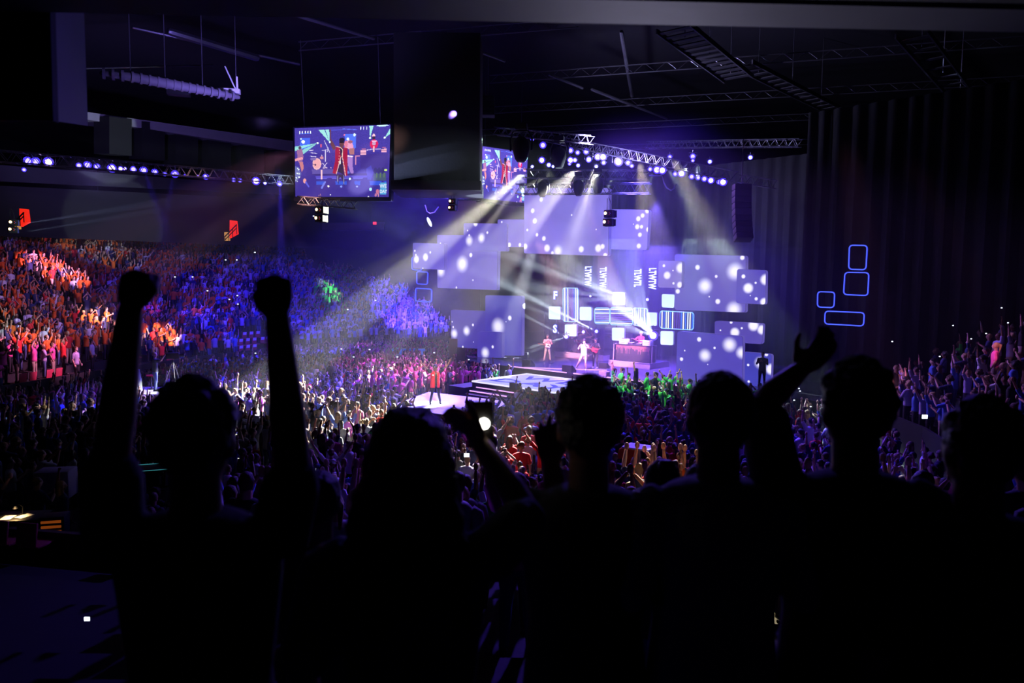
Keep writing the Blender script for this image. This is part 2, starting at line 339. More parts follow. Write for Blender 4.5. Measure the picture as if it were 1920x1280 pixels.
def person_spec(L='down', Rr='down', hair='short', build=1.0, arms=None, legs=None, face=True, sleeve=.55, hands=True):
    sp = dict(body=[], shirt=[], trousers=[], hair=[])
    b = sp['body']; W = build
    b.append(('ell', (0, .006, 1.625), (.077, .093, .108), None))
    b.append(('ell', (0, .030, 1.565), (.055, .062, .058), None))
    if face:
        b.append(('tube', [(0, .098, 1.635), (0, .118, 1.602)], [.010, .015], 1))
        b.append(('ell', (0, .094, 1.572), (.024, .010, .007), None, 1))
        b.append(('ell', (0, .090, 1.652), (.048, .014, .010), None, 1))
    for s in (-1, 1): b.append(('ell', (s * .079, -.002, 1.61), (.010, .020, .032), None, 1))
    b.append(('tube', [(0, -.012, 1.38), (0, -.008, 1.46), (0, .0, 1.55)], [.066 * W, .056 * W, .054 * W], 0))
    b.append(('rings', [(0, 0, .93, .13 * W, .09), (0, 0, 1.1, .125 * W, .09), (0, 0, 1.3, .15 * W, .10), (0, 0, 1.42, .12 * W, .07)], 0))
    sh = sp['shirt']
    sh.append(('rings', [(0, 0, .86, .175 * W, .125), (0, 0, .95, .170 * W, .122), (0, .004, 1.08, .158 * W, .112), (0, .006, 1.22, .175 * W, .124), (0, .004, 1.33, .188 * W, .122), (0, -.004, 1.40, .182 * W, .100), (0, -.008, 1.445, .125 * W, .078), (0, -.01, 1.462, .075, .062)], 0))
    arms = arms or {}
    for s, nm in ((-1, L), (1, Rr)):
        if s in arms: el, wr, st, n = arms[s]
        else:
            e, q, st = ARMS[nm]; el = Vector((e[0] * s, e[1], e[2])); wr = Vector((q[0] * s, q[1], q[2])); n = None
        el = Vector(el); wr = Vector(wr); shd = Vector((s * .185 * W, -.005, 1.395)); shd += (el - shd) * .06
        mid = el + (wr - el) * .35
        b.append(('tube', [shd, shd.lerp(el, .5), el, mid, wr], [.052 * W, .047 * W, .039 * W, .040 * W, .027], 0))
        d = (wr - el).normalized()
        if n is None: n = Vector((0, 1, .1)) if st != 'open' or nm not in ('clap', 'over') else Vector((-s, 0, 0))
        if abs(d.dot(Vector(n).normalized())) > .92: n = Vector((0, 0, 1))
        if hands: b += hand(wr, d, n, s, st)
        b.append(('ell', wr + d * .07, (.045, .045, .07), None, 2))
        se = shd.lerp(el, sleeve + .28)
        if sleeve > 1: sh.append(('tube', [shd, el, wr.lerp(el, .08)], [.064 * W, .054 * W, .040], 0))
        elif sleeve > 0: sh.append(('tube', [shd + Vector((-s * .02, 0, 0)), shd, se], [.066 * W, .067 * W, .064 * W], 0))
        else: sh.append(('ell', shd, (.05, .06, .05), None))
    legs = legs or {}
    t = sp['trousers']; t.append(('rings', [(0, 0, .80, .165 * W, .115), (0, 0, .88, .168 * W, .122), (0, 0, .96, .150 * W, .108)], 0))
    for s in (-1, 1):
        kn, an = legs.get(s, (Vector((s * .105, .02, .50)), Vector((s * .125, -.01, .10))))
        kn = Vector(kn); an = Vector(an); hp = Vector((s * .088, 0, .86))
        t.append(('tube', [hp, hp.lerp(kn, .5), kn, kn.lerp(an, .35), an], [.092 * W, .083 * W, .062, .060, .048], 0))
        b.append(('tube', [hp, kn, an], [.07, .045, .032], 1))
        sp['shoe%d' % ((s + 1) // 2)] = [('tube', [an + Vector((0, -.045, -.055)), an + Vector((0, .04, -.05)), an + Vector((s * .01, .15, -.065))], [.042, .043, .032], 0)]
        b.append(('tube', [an, an + Vector((0, 0, -.04))], [.034, .032], 1))
    h = sp['hair']
    h.append(('ell', (0, -.012, 1.645), (.088, .102, .108), None))
    if hair == 'long':
        h.append(('rings', [(0, -.06, 1.27, .075, .03), (0, -.062, 1.36, .10, .045), (0, -.055, 1.46, .105, .055), (0, -.05, 1.56, .098, .062), (0, -.03, 1.64, .08, .06)], 0))
        for s in (-1, 1): h.append(('tube', [(s * .078, -.01, 1.66), (s * .090, -.01, 1.55), (s * .095, .0, 1.40)], [.025, .026, .018], 0))
    elif hair == 'curly':
        rr = random.Random(4)
        for k in range(26):
            a = rr.uniform(0, 6.28); ph = rr.uniform(-.5, 1.4)
            if math.sin(a) > .45 and ph < .55: continue
            h.append(('ell', (.092 * math.cos(a) * math.cos(ph), -.02 + .10 * math.sin(a) * math.cos(ph), 1.64 + .10 * math.sin(ph)), (.038, .038, .038), None))
    elif hair == 'bun': h.append(('ell', (0, -.085, 1.73), (.045, .045, .042), None))
    elif hair == 'tail': h.append(('tube', [(0, -.09, 1.70), (0, -.15, 1.66), (0, -.13, 1.52), (0, -.11, 1.40)], [.03, .034, .03, .014], 0))
    elif hair == 'cap':
        h.append(('ell', (0, 0, 1.675), (.092, .105, .088), None)); h.append(('ell', (0, .10, 1.672), (.065, .075, .011), None))
    elif hair == 'bowler':
        h.append(('ell', (0, 0, 1.70), (.095, .108, .10), None)); h.append(('ell', (0, 0, 1.685), (.150, .165, .014), None))
    elif hair == 'tufts':
        rr = random.Random(9)
        for k in range(90):
            a = rr.uniform(0, 6.28); ph = rr.uniform(.0, 1.5)
            if math.sin(a) > .6 and ph < .5: continue
            q = Vector((.080 * math.cos(a) * math.cos(ph), -.012 + .094 * math.sin(a) * math.cos(ph), 1.65 + .10 * math.sin(ph)))
            dr = (q - Vector((0, -.01, 1.60))).normalized()
            h.append(('tube', [q, q + dr * .009 + Vector((rr.uniform(-.006, .006), rr.uniform(-.006, .006), .002))], [.020, .009], 1))
    return sp

def emit_prims(mb, prims, hi=True):
    for p in prims:
        if p[0] == 'ell':
            fine = p[4] if len(p) > 4 else 0
            if (hi and fine == 2) or (not hi and fine == 1): continue
            if not hi and fine == 0 and max(p[2]) < .06 and p[3] is not None: continue
            mb.ell(p[1], p[2], 16 if hi else 6, 10 if hi else 4, p[3])
        elif p[0] == 'tube':
            if not hi and p[3] == 1: continue
            mb.tube(p[1], p[2], 12 if hi else 5, low=not hi)
        else: mb.rings(p[1], 20 if hi else 7)

def remeshed(name, prims, voxel, mats, smooth=2, extra=0.0):
    mb = MB(); emit_prims(mb, prims, True)
    me = mb.mesh(name + '_raw', mats, False); o = bpy.data.objects.new('tmp', me); COL.objects.link(o)
    r = o.modifiers.new('r', 'REMESH'); r.mode = 'VOXEL'; r.voxel_size = voxel; r.use_smooth_shade = True
    if smooth: sm = o.modifiers.new('s', 'SMOOTH'); sm.factor = .5; sm.iterations = smooth
    dg = bpy.context.evaluated_depsgraph_get(); ev = o.evaluated_get(dg)
    out = bpy.data.meshes.new_from_object(ev); out.name = name
    bpy.data.objects.remove(o); bpy.data.meshes.remove(me)
    if extra:
        out.vertices.foreach_get
        for v in out.vertices:
            n_ = noise.noise(v.co * 55) * extra + noise.noise(v.co * 19) * extra
            v.co += v.normal * n_
    out.shade_smooth()
    return out

def person_meshes(spec, vox, hairx=0.0, vox_body=None):
    return {k: remeshed({'body': 'person_body'}.get(k, k), v, (vox_body or vox) if k == 'body' else vox, M['skin'], 2, hairx if k == 'hair' else 0.0) for k, v in spec.items() if v}

def set_mat(o, m):
    if len(o.material_slots) == 0: o.data.materials.append(None)
    o.material_slots[0].link = 'OBJECT'; o.material_slots[0].material = m

def place_person(meshes, loc, rz, skin, mats, label, group=None, scale=1.0, name='person', cat='person', names=None):
    """the body is the top-level mesh, hair and clothing are its children"""
    o = link(name, meshes['body'], None, loc, rz); o.scale = (scale,) * 3; set_mat(o, skin); tag(o, label, cat, group)
    for k in ('shirt', 'trousers', 'shoe0', 'shoe1', 'hair'):
        mk = 'shoes' if k[:4] == 'shoe' else k
        if k in meshes and mk in mats:
            c = link((names or {}).get(k, {'shirt': 'tshirt', 'shoe0': 'shoe', 'shoe1': 'shoe'}.get(k, k)), meshes[k], o); set_mat(c, mats[mk])
    return o

# ------------------------------------------------------------------ arena shell and seating bowl
def struct(name, mb, m, smooth=False): return tag(mb.build(name, m, smooth=smooth), kind='structure')
struct('floor', MB().box((0, 40, -.15), (130, 130, .3)), M['floor'])
struct('ceiling', MB().box((0, 40, 24.3), (130, 130, .4)), M['ceil'])
struct('wall_left', MB().box((-62, 40, 12), (.5, 130, 24)), M['black'])
struct('wall_right', MB().box((62, 40, 12), (.5, 130, 24)), M['black'])
struct('wall_back', MB().box((0, 103, 12), (124, .5, 24)), M['black'])

# front line of the horseshoe: x, y, rise per row, rows
BOWL = [(-5, 68, .40, 16), (-11, 63, .41, 22), (-17, 55.5, .41, 27), (-20.8, 46, .40, 28), (-23, 37, .38, 26), (-24, 28, .34, 22), (-22, 20, .29, 18), (-15, 14.2, .26, 17),
        (-6, 12.6, .25, 17), (3, 12.6, .25, 17), (9, 14, .28, 16), (13, 18.5, .33, 14), (14.5, 24, .37, 12), (15, 29.5, .38, 10)]
ROW = .85; WALLZ = 1.15
def bowl_frames():
    pts = [Vector((b[0], b[1], 0)) for b in BOWL]; out = []
    for i, p in enumerate(pts):
        a = pts[max(0, i - 1)]; b = pts[min(len(pts) - 1, i + 1)]; t = (b - a).normalized()
        out.append((p, Vector((-t.y, t.x, 0)) * -1))       # outward
    return out
BF = bowl_frames()
def bowl_pt(s, row):                                        # s in segments, row index (float)
    i = max(0, min(len(BF) - 2, int(s))); f = s - i
    p = BF[i][0].lerp(BF[i + 1][0], f); n = BF[i][1].lerp(BF[i + 1][1], f).normalized()
    rise = BOWL[i][2] * (1 - f) + BOWL[i + 1][2] * f
    q = p + n * (.25 + ROW * row); q.z = WALLZ + rise * math.floor(row + 1e-6)
    return q, n
mb = MB(); nseg = (len(BOWL) - 1) * 4
for k in range(nseg):
    s0, s1 = k / 4, (k + 1) / 4
    nr = int(min(BOWL[int(s0)][3], BOWL[min(len(BOWL) - 1, int(s0) + 1)][3]))
    for r in range(nr):
        a0, _ = bowl_pt(s0, r); a1, _ = bowl_pt(s1, r); b0, _ = bowl_pt(s0, r + 1); b1, _ = bowl_pt(s1, r + 1)
        c0 = Vector((b0.x, b0.y, a0.z)); c1 = Vector((b1.x, b1.y, a1.z))
        mb.add([a0, a1, c1, c0], [(0, 1, 2, 3)]); mb.add([c0, c1, b1, b0], [(0, 1, 2, 3)])
struct('floor_seating_bowl', mb, M['concrete'])
mb = MB()
for k in range(nseg):
    a, n0 = bowl_pt(k / 4, 0); b, n1 = bowl_pt((k + 1) / 4, 0)
    a2 = a - n0 * .12; b2 = b - n1 * .12; t = WALLZ + .55
    vs = [Vector((q.x, q.y, z)) for z in (0, t) for q in (a2, b2, b, a)]
    mb.add(vs, [(0, 1, 5, 4), (1, 2, 6, 5), (2, 3, 7, 6), (3, 0, 4, 7), (4, 5, 6, 7)])
struct('wall_rink', mb, M['dark'])
# dark upper walls above the left stand, suite fascias
def quadslab(name, pts, thick, m):
    """slab through four 3-D corners, thickened away from the camera"""
    pts = [Vector(p) for p in pts]; n = (pts[1] - pts[0]).cross(pts[3] - pts[0]).normalized()
    if n.dot(pts[0] - CAM) < 0: n = -n
    mb = MB(); mb.add(pts + [p + n * thick for p in pts], [(0, 1, 2, 3), (7, 6, 5, 4), (0, 4, 5, 1), (1, 5, 6, 2), (2, 6, 7, 3), (3, 7, 4, 0)])
    return struct(name, mb, m)
quadslab('trim_suite_soffit', [P(150, 208, 52), P(575, 268, 72), P(575, 288, 72), P(150, 222, 52)], 3, M['fascia'])
for i in range(6):
    x0 = 205 + i * 62; Y = 53 + i * 3.2
    quadslab('wall_suite_box', [P(x0, 218 + i * 9, Y), P(x0 + 42, 223 + i * 9, Y + 2), P(x0 + 42, 292 + i * 9, Y + 2), P(x0, 288 + i * 9, Y)], 1.5, M['black'])
quadslab('trim_balcony_band', [P(-40, 306, 44), P(560, 352, 70), P(560, 366, 70), P(-40, 338, 44)], .6, M['dark'])
quadslab('wall_upper_left', [P(-60, 345, 46), P(730, 384, 76), P(730, 470, 76), P(-60, 440, 46)], 1.0, M['black'])
quadslab('wall_upper_middle', [P(640, 384, 74), P(900, 384, 74), P(900, 690, 74), P(640, 690, 74)], 1.0, M['black'])
quadslab('trim_vomitory_band', [P(604, 418, 68), P(720, 416, 68), P(720, 431, 68), P(604, 431, 68)], .6, M['fascia'])

# near soffit of the box the camera stands in, and the pillar on the left
a, b, c, d = P(200, 4, 3.2), P(1990, 22, 2.9), P(1990, 62, 2.9), P(200, 26, 3.2)
quadslab('trim_soffit_beam', [PZ(-60, -28, 7.62), PZ(1990, 20, 7.62), PZ(1990, 62, 7.62), PZ(-60, 20, 7.62)], .04, mat('painted_beam', (.22, .22, .26), .6, bump=.1, var=.1, bscale=5))
quadslab('wall_pillar', [P(92, -60, 3.0), P(155, -60, 4.6), P(165, 236, 4.6), P(100, 226, 3.0)], .03, mat('painted_pillar', (.04, .04, .07), .6, var=.1, bscale=4))
quadslab('wall_box_side', [P(-120, -60, 2.9), P(92, -60, 2.98), P(100, 226, 2.98), P(-120, 224, 2.9)], .05, M['black'])
quadslab('ceiling_box', [P(-200, -500, 1.2), P(2300, -500, 1.2), P(2300, 14, 2.5), P(-200, -34, 2.4)], .02, M['black'])

# big dark curtain behind and beside the stage
def curtain(name, u0, u1, v, z0, z1, m, label, amp=.22, per=.8):
    mb = MB(); n = int((u1 - u0) / .16); vs = []
    for i in range(n + 1):
        u = u0 + (u1 - u0) * i / n; ph = u * 2 * math.pi / per
        dv = amp * math.sin(ph + .6 * math.sin(u * 1.3)) + amp * .4 * math.sin(u * 5.1)
        vs += [S(u, v + dv, z0), S(u, v + dv * .8, (z0 + z1) / 2), S(u, v + dv * .5, z1)]
    fs = []
    for i in range(n): fs += [(i * 3, i * 3 + 3, i * 3 + 4, i * 3 + 1), (i * 3 + 1, i * 3 + 4, i * 3 + 5, i * 3 + 2)]
    mb.add(vs, fs); o = mb.build(name, m); sd = o.modifiers.new('thickness', 'SOLIDIFY'); sd.thickness = .03
    return tag(o, label, 'curtain')
curtain('stage_curtain', 14.2, 52, 6.4, 0, 15.8, M['curtain'], 'tall black pleated curtain at the right of the stage behind the blue neon frames')
curtain('stage_curtain', -9, 14, 13.2, 0, 15, M['curtain'], 'black backdrop curtain behind the band and the lit tiles', .15)

# ------------------------------------------------------------------ roof steel, ducts
roof_m = M['steel']
beams = [((560, 95), (1085, 51), 20.5), ((918, 156), (1990, 80), 20), ((904, 214), (1990, 153), 20), ((900, 254), (1990, 203), 20), ((1050, 284), (1990, 258), 20)]
bm_labels = ['long pale roof beam, nearest below the soffit beam', 'roof beam with a bright reflection, below the soffit beam', 'thin roof beam in the middle of the five across the ceiling', 'fourth roof beam down, above the blue truss', 'lowest thin roof beam, just above the black curtain']
for (p0, p1, z), lb in zip(beams, bm_labels):
    mb = MB(); a = PZ(*p0, z); b = PZ(*p1, z); t = (b - a); L = t.length; yaw = math.atan2(t.y, t.x)
    for dz in (0, .5): mb.box((a + b) / 2 + Vector((0, 0, dz)), (L, .08, .05), yaw)
    n = int(L / 1.3)
    for k in range(n):
        q0 = a.lerp(b, k / n); q1 = a.lerp(b, (k + .5) / n) + Vector((0, 0, .55)); q2 = a.lerp(b, (k + 1) / n)
        mb.tube([q0, q1], .010, 4, round_=False); mb.tube([q1, q2], .010, 4, round_=False)
    tag(mb.build('roof_beam', M['alu'], smooth=False), lb, 'roof beam')
diag = [((1110, 168), (1250, 222), 19.4, .10, 'diagonal purple-lit roof pipe above the speaker arrays'), ((876, 88), (946, 114), 19.5, .09, 'short diagonal roof pipe under the soffit beam'), ((1030, 140), (1092, 165), 19.4, .09, 'short diagonal roof pipe above the right-hand screen'),
        ((1165, 60), (1185, 180), 20.6, .12, 'steep thin roof strut crossing the beam with the reflection'), ((560, 30), (700, 72), 20.6, .10, 'faint roof pipe above the dark speaker drape'), ((320, 60), (480, 108), 20.4, .22, 'brownish sloping roof duct above the rigging'),
        ((250, 52), (560, 120), 20.9, .10, 'long faint roof pipe left of the dark speaker drape'), ((160, 128), (400, 122), 19.8, .05, 'thin level pipe above the ribbed blue-lit duct')]
for p0, p1, z, r, lb in diag:
    tag(MB().tube([PZ(*p0, z), PZ(*p1, z)], r, 8).build('roof_pipe', roof_m), lb, 'roof pipe')
def catwalk(p0, p1, z, wd, n, lb):
    a, b = PZ(*p0, z), PZ(*p1, z); t = (b - a).normalized(); s_ = Vector((-t.y, t.x, 0)); yaw = math.atan2(t.y, t.x)
    th = thing('catwalk', lb, 'catwalk', a)
    mb = MB()
    for sgn in (-1, 1): mb.box((a + b) / 2 + s_ * wd / 2 * sgn - a, ((b - a).length, .08, .25), yaw)
    mb.build('side_rail', roof_m, th, False)
    mb = MB(); L = (b - a).length
    for k in range(n): mb.box(t * (L * (k + .5) / n), (.32, wd, .05), yaw)
    mb.build('step_plate', M['dark'], th, False)
    for k in (.15, .5, .85): MB().tube([t * L * k, t * L * k + Vector((0, 0, 24.1 - z))], .025, 5).build('hanger', roof_m, th)
catwalk((1262, 52), (1385, 148), 19.0, 1.7, 13, 'slatted purple-lit roof catwalk coming down from the soffit beam')
catwalk((1392, 120), (1560, 205), 19.6, 1.2, 14, 'darker lower run of roof catwalk sloping down to the right')
catwalk((1708, 62), (1812, 190), 18.5, 1.3, 8, 'faint sloping roof catwalk at the upper right of the picture')
# ribbed duct on the left, lit blue
def ribbed(pts, z, r, lb):
    q = [PZ(*p, z) for p in pts]; th = thing('ventilation_duct', lb, 'duct', q[0])
    MB().tube([p - q[0] for p in q], [r * k for k in (.5, .9, 1, .9, .5)][:len(q)], 12).build('duct_body', M['fascia'], th)
    mb = MB()
    for i in range(len(q) - 1):
        n = int((q[i + 1] - q[i]).length / .28)
        for k in range(n):
            c = q[i].lerp(q[i + 1], k / n) - q[0]; t = (q[i + 1] - q[i]).normalized()
            mb.tube([c, c + t * .10], r * 1.12, 10, round_=False)
    mb.build('rib', M['fascia'], th)
    for p in q[1:-1]: MB().tube([p - q[0], p - q[0] + Vector((0, 0, 24.1 - z))], .02, 5).build('hanger', roof_m, th)
ribbed([(192, 137), (245, 144), (310, 156), (380, 169), (446, 182)], 15.5, .22, 'long ribbed roof duct catching blue light above the left stand')
tag(MB().box(P(335, 167, 34), (1.0, .5, .6), .3).build('junction_box', M['dark'], smooth=False), 'square grey junction box hanging under the ribbed duct', 'box')
th = thing('rigging_bracket', 'bright white angled rigging bracket at the end of the ribbed duct', 'bracket', P(443, 172, 34))
o0 = P(443, 172, 34); MB().tube([P(422, 125, 34) - o0, P(442, 168, 34) - o0], .035, 6).build('arm', M['white'], th); MB().tube([P(444, 145, 34) - o0, P(445, 170, 34) - o0], .05, 6).build('post', M['white'], th); MB().box(P(432, 171, 34) - o0, (.9, .3, .2), .2).build('clamp', M['white'], th, False); MB().tube([(0, 0, 0), (0, 0, 24.1 - o0.z)], .02, 5).build('hanger', roof_m, th)
# centre-hung dark drape box
th = thing('speaker_drape', 'huge black draped speaker block hanging between the two video screens', 'speaker cluster', P(820, 340, 36))
o0 = P(820, 340, 36); w0 = P(738, 200, 36).x - o0.x; w1 = P(900, 200, 36).x - o0.x; zt = P(820, 60, 36).z - o0.z
MB().box(((w0 + w1) / 2, 1.5, zt / 2), (w1 - w0, 3, zt), bev=.05).build('drape', mat('drape_cloth', (.003, .003, .005), .9, bump=.3, bscale=8), th)
MB().box(((w0 + w1) / 2, 1.2, -.25), (w1 - w0 + .2, 3.2, .5), bev=.03).build('bottom_frame', M['dark'], th)

# ------------------------------------------------------------------ stage
def slab_uv(name, u0, u1, v0, v1, z0, z1, mats, parent=None, poly=None):
    poly = poly or [(u0, v0), (u1, v0), (u1, v1), (u0, v1)]
    n = len(poly); mb = MB(); vs = [S(u, v, z1) for u, v in poly] + [S(u, v, z0) for u, v in poly]
    if parent is not None: vs = [v - parent.location for v in vs]
    mb.m = 0; mb.add(vs, [tuple(range(n))]); k = len(mb.v) - 2 * n
    mb.m = 1
    for i in range(n): mb.f.append((k + i, k + (i + 1) % n, k + n + (i + 1) % n, k + n + i)); mb.mi.append(1)
    mb.f.append(tuple(range(k + 2 * n - 1, k + n - 1, -1))); mb.mi.append(1)
    return mb.build(name, mats, parent, False)
glowP = emis('pink_edge_light', lin((235, 170, 255)), 1.3)
glowW = emis('white_edge_light', lin((220, 215, 255)), 1.3)
stg = thing('main_stage', 'main stage deck with glossy purple-lit top carrying the band', 'stage', S(4, 3))
slab_uv('deck', 0, 0, 0, 0, 0, STAGE_Z, [M['deck'], M['black']], stg, [(-4.5, 0), (19, 0), (19, 5.5), (14, 12.8), (-8, 12.8), (-8, 3)])
def strip(name, a, b, parent=None, r=.035, m=None):
    o = parent.location if parent else Vector((0, 0, 0)); return MB().tube([Vector(a) - o, Vector(b) - o], r, 6, round_=False).build(name, m or glowP, parent)
strip('edge_light', S(-1.2, -.03, STAGE_Z), S(3.4, -.03, STAGE_Z), stg)
strip('edge_light', S(3.9, -.03, STAGE_Z), S(12, -.03, STAGE_Z), stg)
strip('floor_light', S(.1, .0, STAGE_Z + .02), S(4.4, 2.6, STAGE_Z + .02), stg, .02)
strip('back_edge_light', S(-3.5, 8.0, STAGE_Z + .03), S(-.5, 7.8, STAGE_Z + .03), stg, .02)
strip('back_edge_light', S(9.6, 4.6, STAGE_Z + .03), S(14, 4.4, STAGE_Z + .03), stg, .025)
# lit platform
plt = thing('lit_platform', 'glowing white and blue platform thrusting out in front of the stage', 'platform', S(3.4, -2.5))
pl_top = mat('platform_glass', (.35, .36, .45), .25, emit=lin((165, 170, 235)), es=.95, sample=True)
slab_uv('platform_base', 0, 0, 0, 0, 0, PLAT_Z, [M['white'], M['black']], plt, [(.5, -4.8), (6.3, -4.8), (6.3, -.12), (.5, -.12)])
slab_uv('glowing_top', 0, 0, 0, 0, PLAT_Z, PLAT_Z + .02, [pl_top, pl_top], plt, [(.8, -4.5), (6.0, -4.5), (6.0, -.4), (.8, -.4)])
for a, b in (((.5, -4.8), (6.3, -4.8)), ((6.3, -4.8), (6.3, -.15)), ((.5, -4.8), (.5, -.15)), ((.5, -.15), (6.3, -.15))):
    strip('edge_light', S(*a, PLAT_Z + .02), S(*b, PLAT_Z + .02), plt, .045, glowW)
def text(name, body, loc, rotM, size, m, parent=None, sx=1.0, bold=.02, align='CENTER'):
    cu = bpy.data.curves.new(name, 'FONT'); cu.body = body; cu.size = size; cu.extrude = .005; cu.offset = bold; cu.align_x = align; cu.align_y = 'CENTER'
    cu.materials.append(m); cu.resolution_u = 2
    to = bpy.data.objects.new(name, cu); COL.objects.link(to); me = bpy.data.meshes.new_from_object(to.evaluated_get(bpy.context.evaluated_depsgraph_get())); me.name = name; bpy.data.objects.remove(to)
    o = bpy.data.objects.new(name, me); COL.objects.link(o)
    o.matrix_world = Matrix.Translation(loc) @ rotM.to_4x4() @ Matrix.Diagonal((sx, 1, 1, 1))
    if parent is not None: o.parent = parent; o.matrix_parent_inverse = Matrix.Translation(-parent.location)
    return o
blueL = emis('blue_lettering', lin((70, 70, 215)), 1.0)
flat = Matrix((SU, SV, Vector((0, 0, 1)))).transposed()
for w_, v_ in (('WE', -1.6), ('DAY', -3.4)): text('floor_lettering', w_, S(3.4, v_, PLAT_Z + .035), flat, 1.7, blueL, plt, 1.5, .03)
rw = thing('runway', 'low lilac-topped runway platform where the red-vested singer stands', 'platform', S(2.8, -8.8))
slab_uv('runway_base', 0, 0, 0, 0, 0, RUN_Z, [M['lilac'], M['black']], rw, [(-.6, -7.0), (4.6, -6.2), (6.6, -10.6), (1.5, -11.4)])
st = thing('stage_stairs', 'dark steps with glowing pink edges between lit platform and runway', 'stairs', S(2.7, -5.4))
for k, (v0, z) in enumerate(((-5.25, 1.12), (-5.75, .98), (-6.15, .86))):
    slab_uv('step', 0, 0, 0, 0, 0, z, [M['deck'], M['black']], st, [(1.3 - .0 * k, v0), (4.3, v0), (4.3, -4.85), (1.3, -4.85)])
    if k < 2: strip('step_light', S(1.3, v0 - .02, z), S(4.1, v0 - .02, z), st, .03)
slab_uv('side_block', 0, 0, 0, 0, 0, 1.0, [M['lilac'], M['black']], None, [(-.9, -5.3), (.42, -5.3), (.42, -3.6), (-.9, -3.6)])
o = bpy.data.objects['side_block']; o.name = 'stage_block'; tag(o, 'low block with pale top at the left corner of the lit platform', 'block')
green_step = slab_uv('standing_step', 0, 0, 0, 0, 0, .42, [M['black'], M['black']], None, [(4.9 + 1.6, -.9), (17, -.9), (17, -.1), (6.5, -.1)])
tag(green_step, 'long black step along the front of the stage under the green shirts', 'step')

# ------------------------------------------------------------------ glowing set panels
def plane_hit(px, py, v):
    d = ray(px, py); q = CAM - SA; t = (v - q.dot(SV)) / d.dot(SV); return CAM + d * t
def panel_mat(name, base, es, blobs, side):
    m = bpy.data.materials.new(name); m.use_nodes = True; nt = m.node_tree; b = nt.nodes['Principled BSDF']
    b.inputs['Base Color'].default_value = (.06, .06, .08, 1); b.inputs['Roughness'].default_value = .5
    tc = nt.nodes.new('ShaderNodeTexCoord'); last = None
    nz = nt.nodes.new('ShaderNodeTexNoise'); nz.inputs['Scale'].default_value = .6; nz.inputs['Detail'].default_value = 2
    nt.links.new(tc.outputs['Object'], nz.inputs['Vector'])
    for (x, z, r) in blobs:
        dd = nt.nodes.new('ShaderNodeVectorMath'); dd.operation = 'DISTANCE'; dd.inputs[1].default_value = (x, 0, z)
        nt.links.new(tc.outputs['Object'], dd.inputs[0])
        mr = nt.nodes.new('ShaderNodeMapRange'); mr.interpolation_type = 'SMOOTHSTEP'
        mr.inputs['From Min'].default_value = r * 1.5; mr.inputs['From Max'].default_value = r * (.15 if r > .25 else .6)
        nt.links.new(dd.outputs['Value'], mr.inputs['Value'])
        if last is None: last = mr.outputs[0]
        else:
            ad = nt.nodes.new('ShaderNodeMath'); ad.operation = 'MAXIMUM'
            nt.links.new(last, ad.inputs[0]); nt.links.new(mr.outputs[0], ad.inputs[1]); last = ad.outputs[0]
    mx = nt.nodes.new('ShaderNodeMix'); mx.data_type = 'RGBA'
    mx0 = nt.nodes.new('ShaderNodeMix'); mx0.data_type = 'RGBA'
    mx0.inputs[6].default_value = (*[c * .78 for c in base], 1); mx0.inputs[7].default_value = (*[c * 1.25 for c in base], 1)
    nt.links.new(nz.outputs['Fac'], mx0.inputs[0]); nt.links.new(mx0.outputs[2], mx.inputs[6])
    mx.inputs[7].default_value = (1.1, 1.05, 1.4, 1)
    if last is not None: nt.links.new(last, mx.inputs[0])
    else: mx.inputs[0].default_value = 0
    nt.links.new(mx.outputs[2], b.inputs['Emission Color']); b.inputs['Emission Strength'].default_value = es
    m.cycles.emission_sampling = 'NONE' if not side else 'FRONT'
    return m
def rounded(poly, r, seg=4):
    out = []; n = len(poly)
    for i in range(n):
        p = Vector(poly[i]); a = Vector(poly[i - 1]); b = Vector(poly[(i + 1) % n])
        ra = (a - p).normalized(); rb = (b - p).normalized()
        for k in range(seg + 1):
            t = k / seg; q0 = p + ra * r * (1 - t); q1 = p + rb * r * t; out.append(tuple(q0.lerp(q1, t)))
    return out
panel_side_glow = mat('panel_side_glow', (.1, .1, .14), .5, emit=lin((130, 115, 235)), es=.45)  # lilac light on the panel sides put in as dim emission
def set_panel(corners, v, base, blobs, label, es=.92, thick=.28, r=.14, light=False):
    base = (base[0] * .82, base[1] * .80, base[2] * .98) if base[2] < .9 else base
    q = [plane_hit(x, y, v) for x, y in corners]; c = sum(q, Vector()) / 4
    loc2 = [((p - c).dot(SU), (p - c).z) for p in q]
    bl = []
    for (x, y, rr) in blobs:
        h = plane_hit(x, y, v) - c; bl.append((h.dot(SU), h.z, rr * (c - CAM).length / F))
    poly = rounded(loc2[::-1], r)
    th = thing('set_panel', label, 'stage panel', c, S_YAW)
    fm = panel_mat('panel_glow', base, es, bl, light)
    n = len(poly); mb = MB(); mb.prism(poly, 0, thick); 
    mb.mi = [0] + [1] * (len(mb.f) - 1)
    mb.build('panel_box', [M['black'], panel_side_glow], th, False)
    mf = MB(); mf.add([(x * .995, -.012, z * .995) for x, z in poly], [tuple(range(n))]); mf.add([(x * .995, -.002, z * .995) for x, z in poly], [tuple(range(n))[::-1]])
    mf.f += [(k, k + n, (k + 1) % n + n, (k + 1) % n) for k in range(n)]; mf.mi += [0] * n
    mf.build('glowing_front', [fm], th, False)
    return th
pb = lin((98, 86, 186)); pc = lin((132, 120, 212)); pd = lin((84, 76, 178)); pe = lin((70, 70, 182))
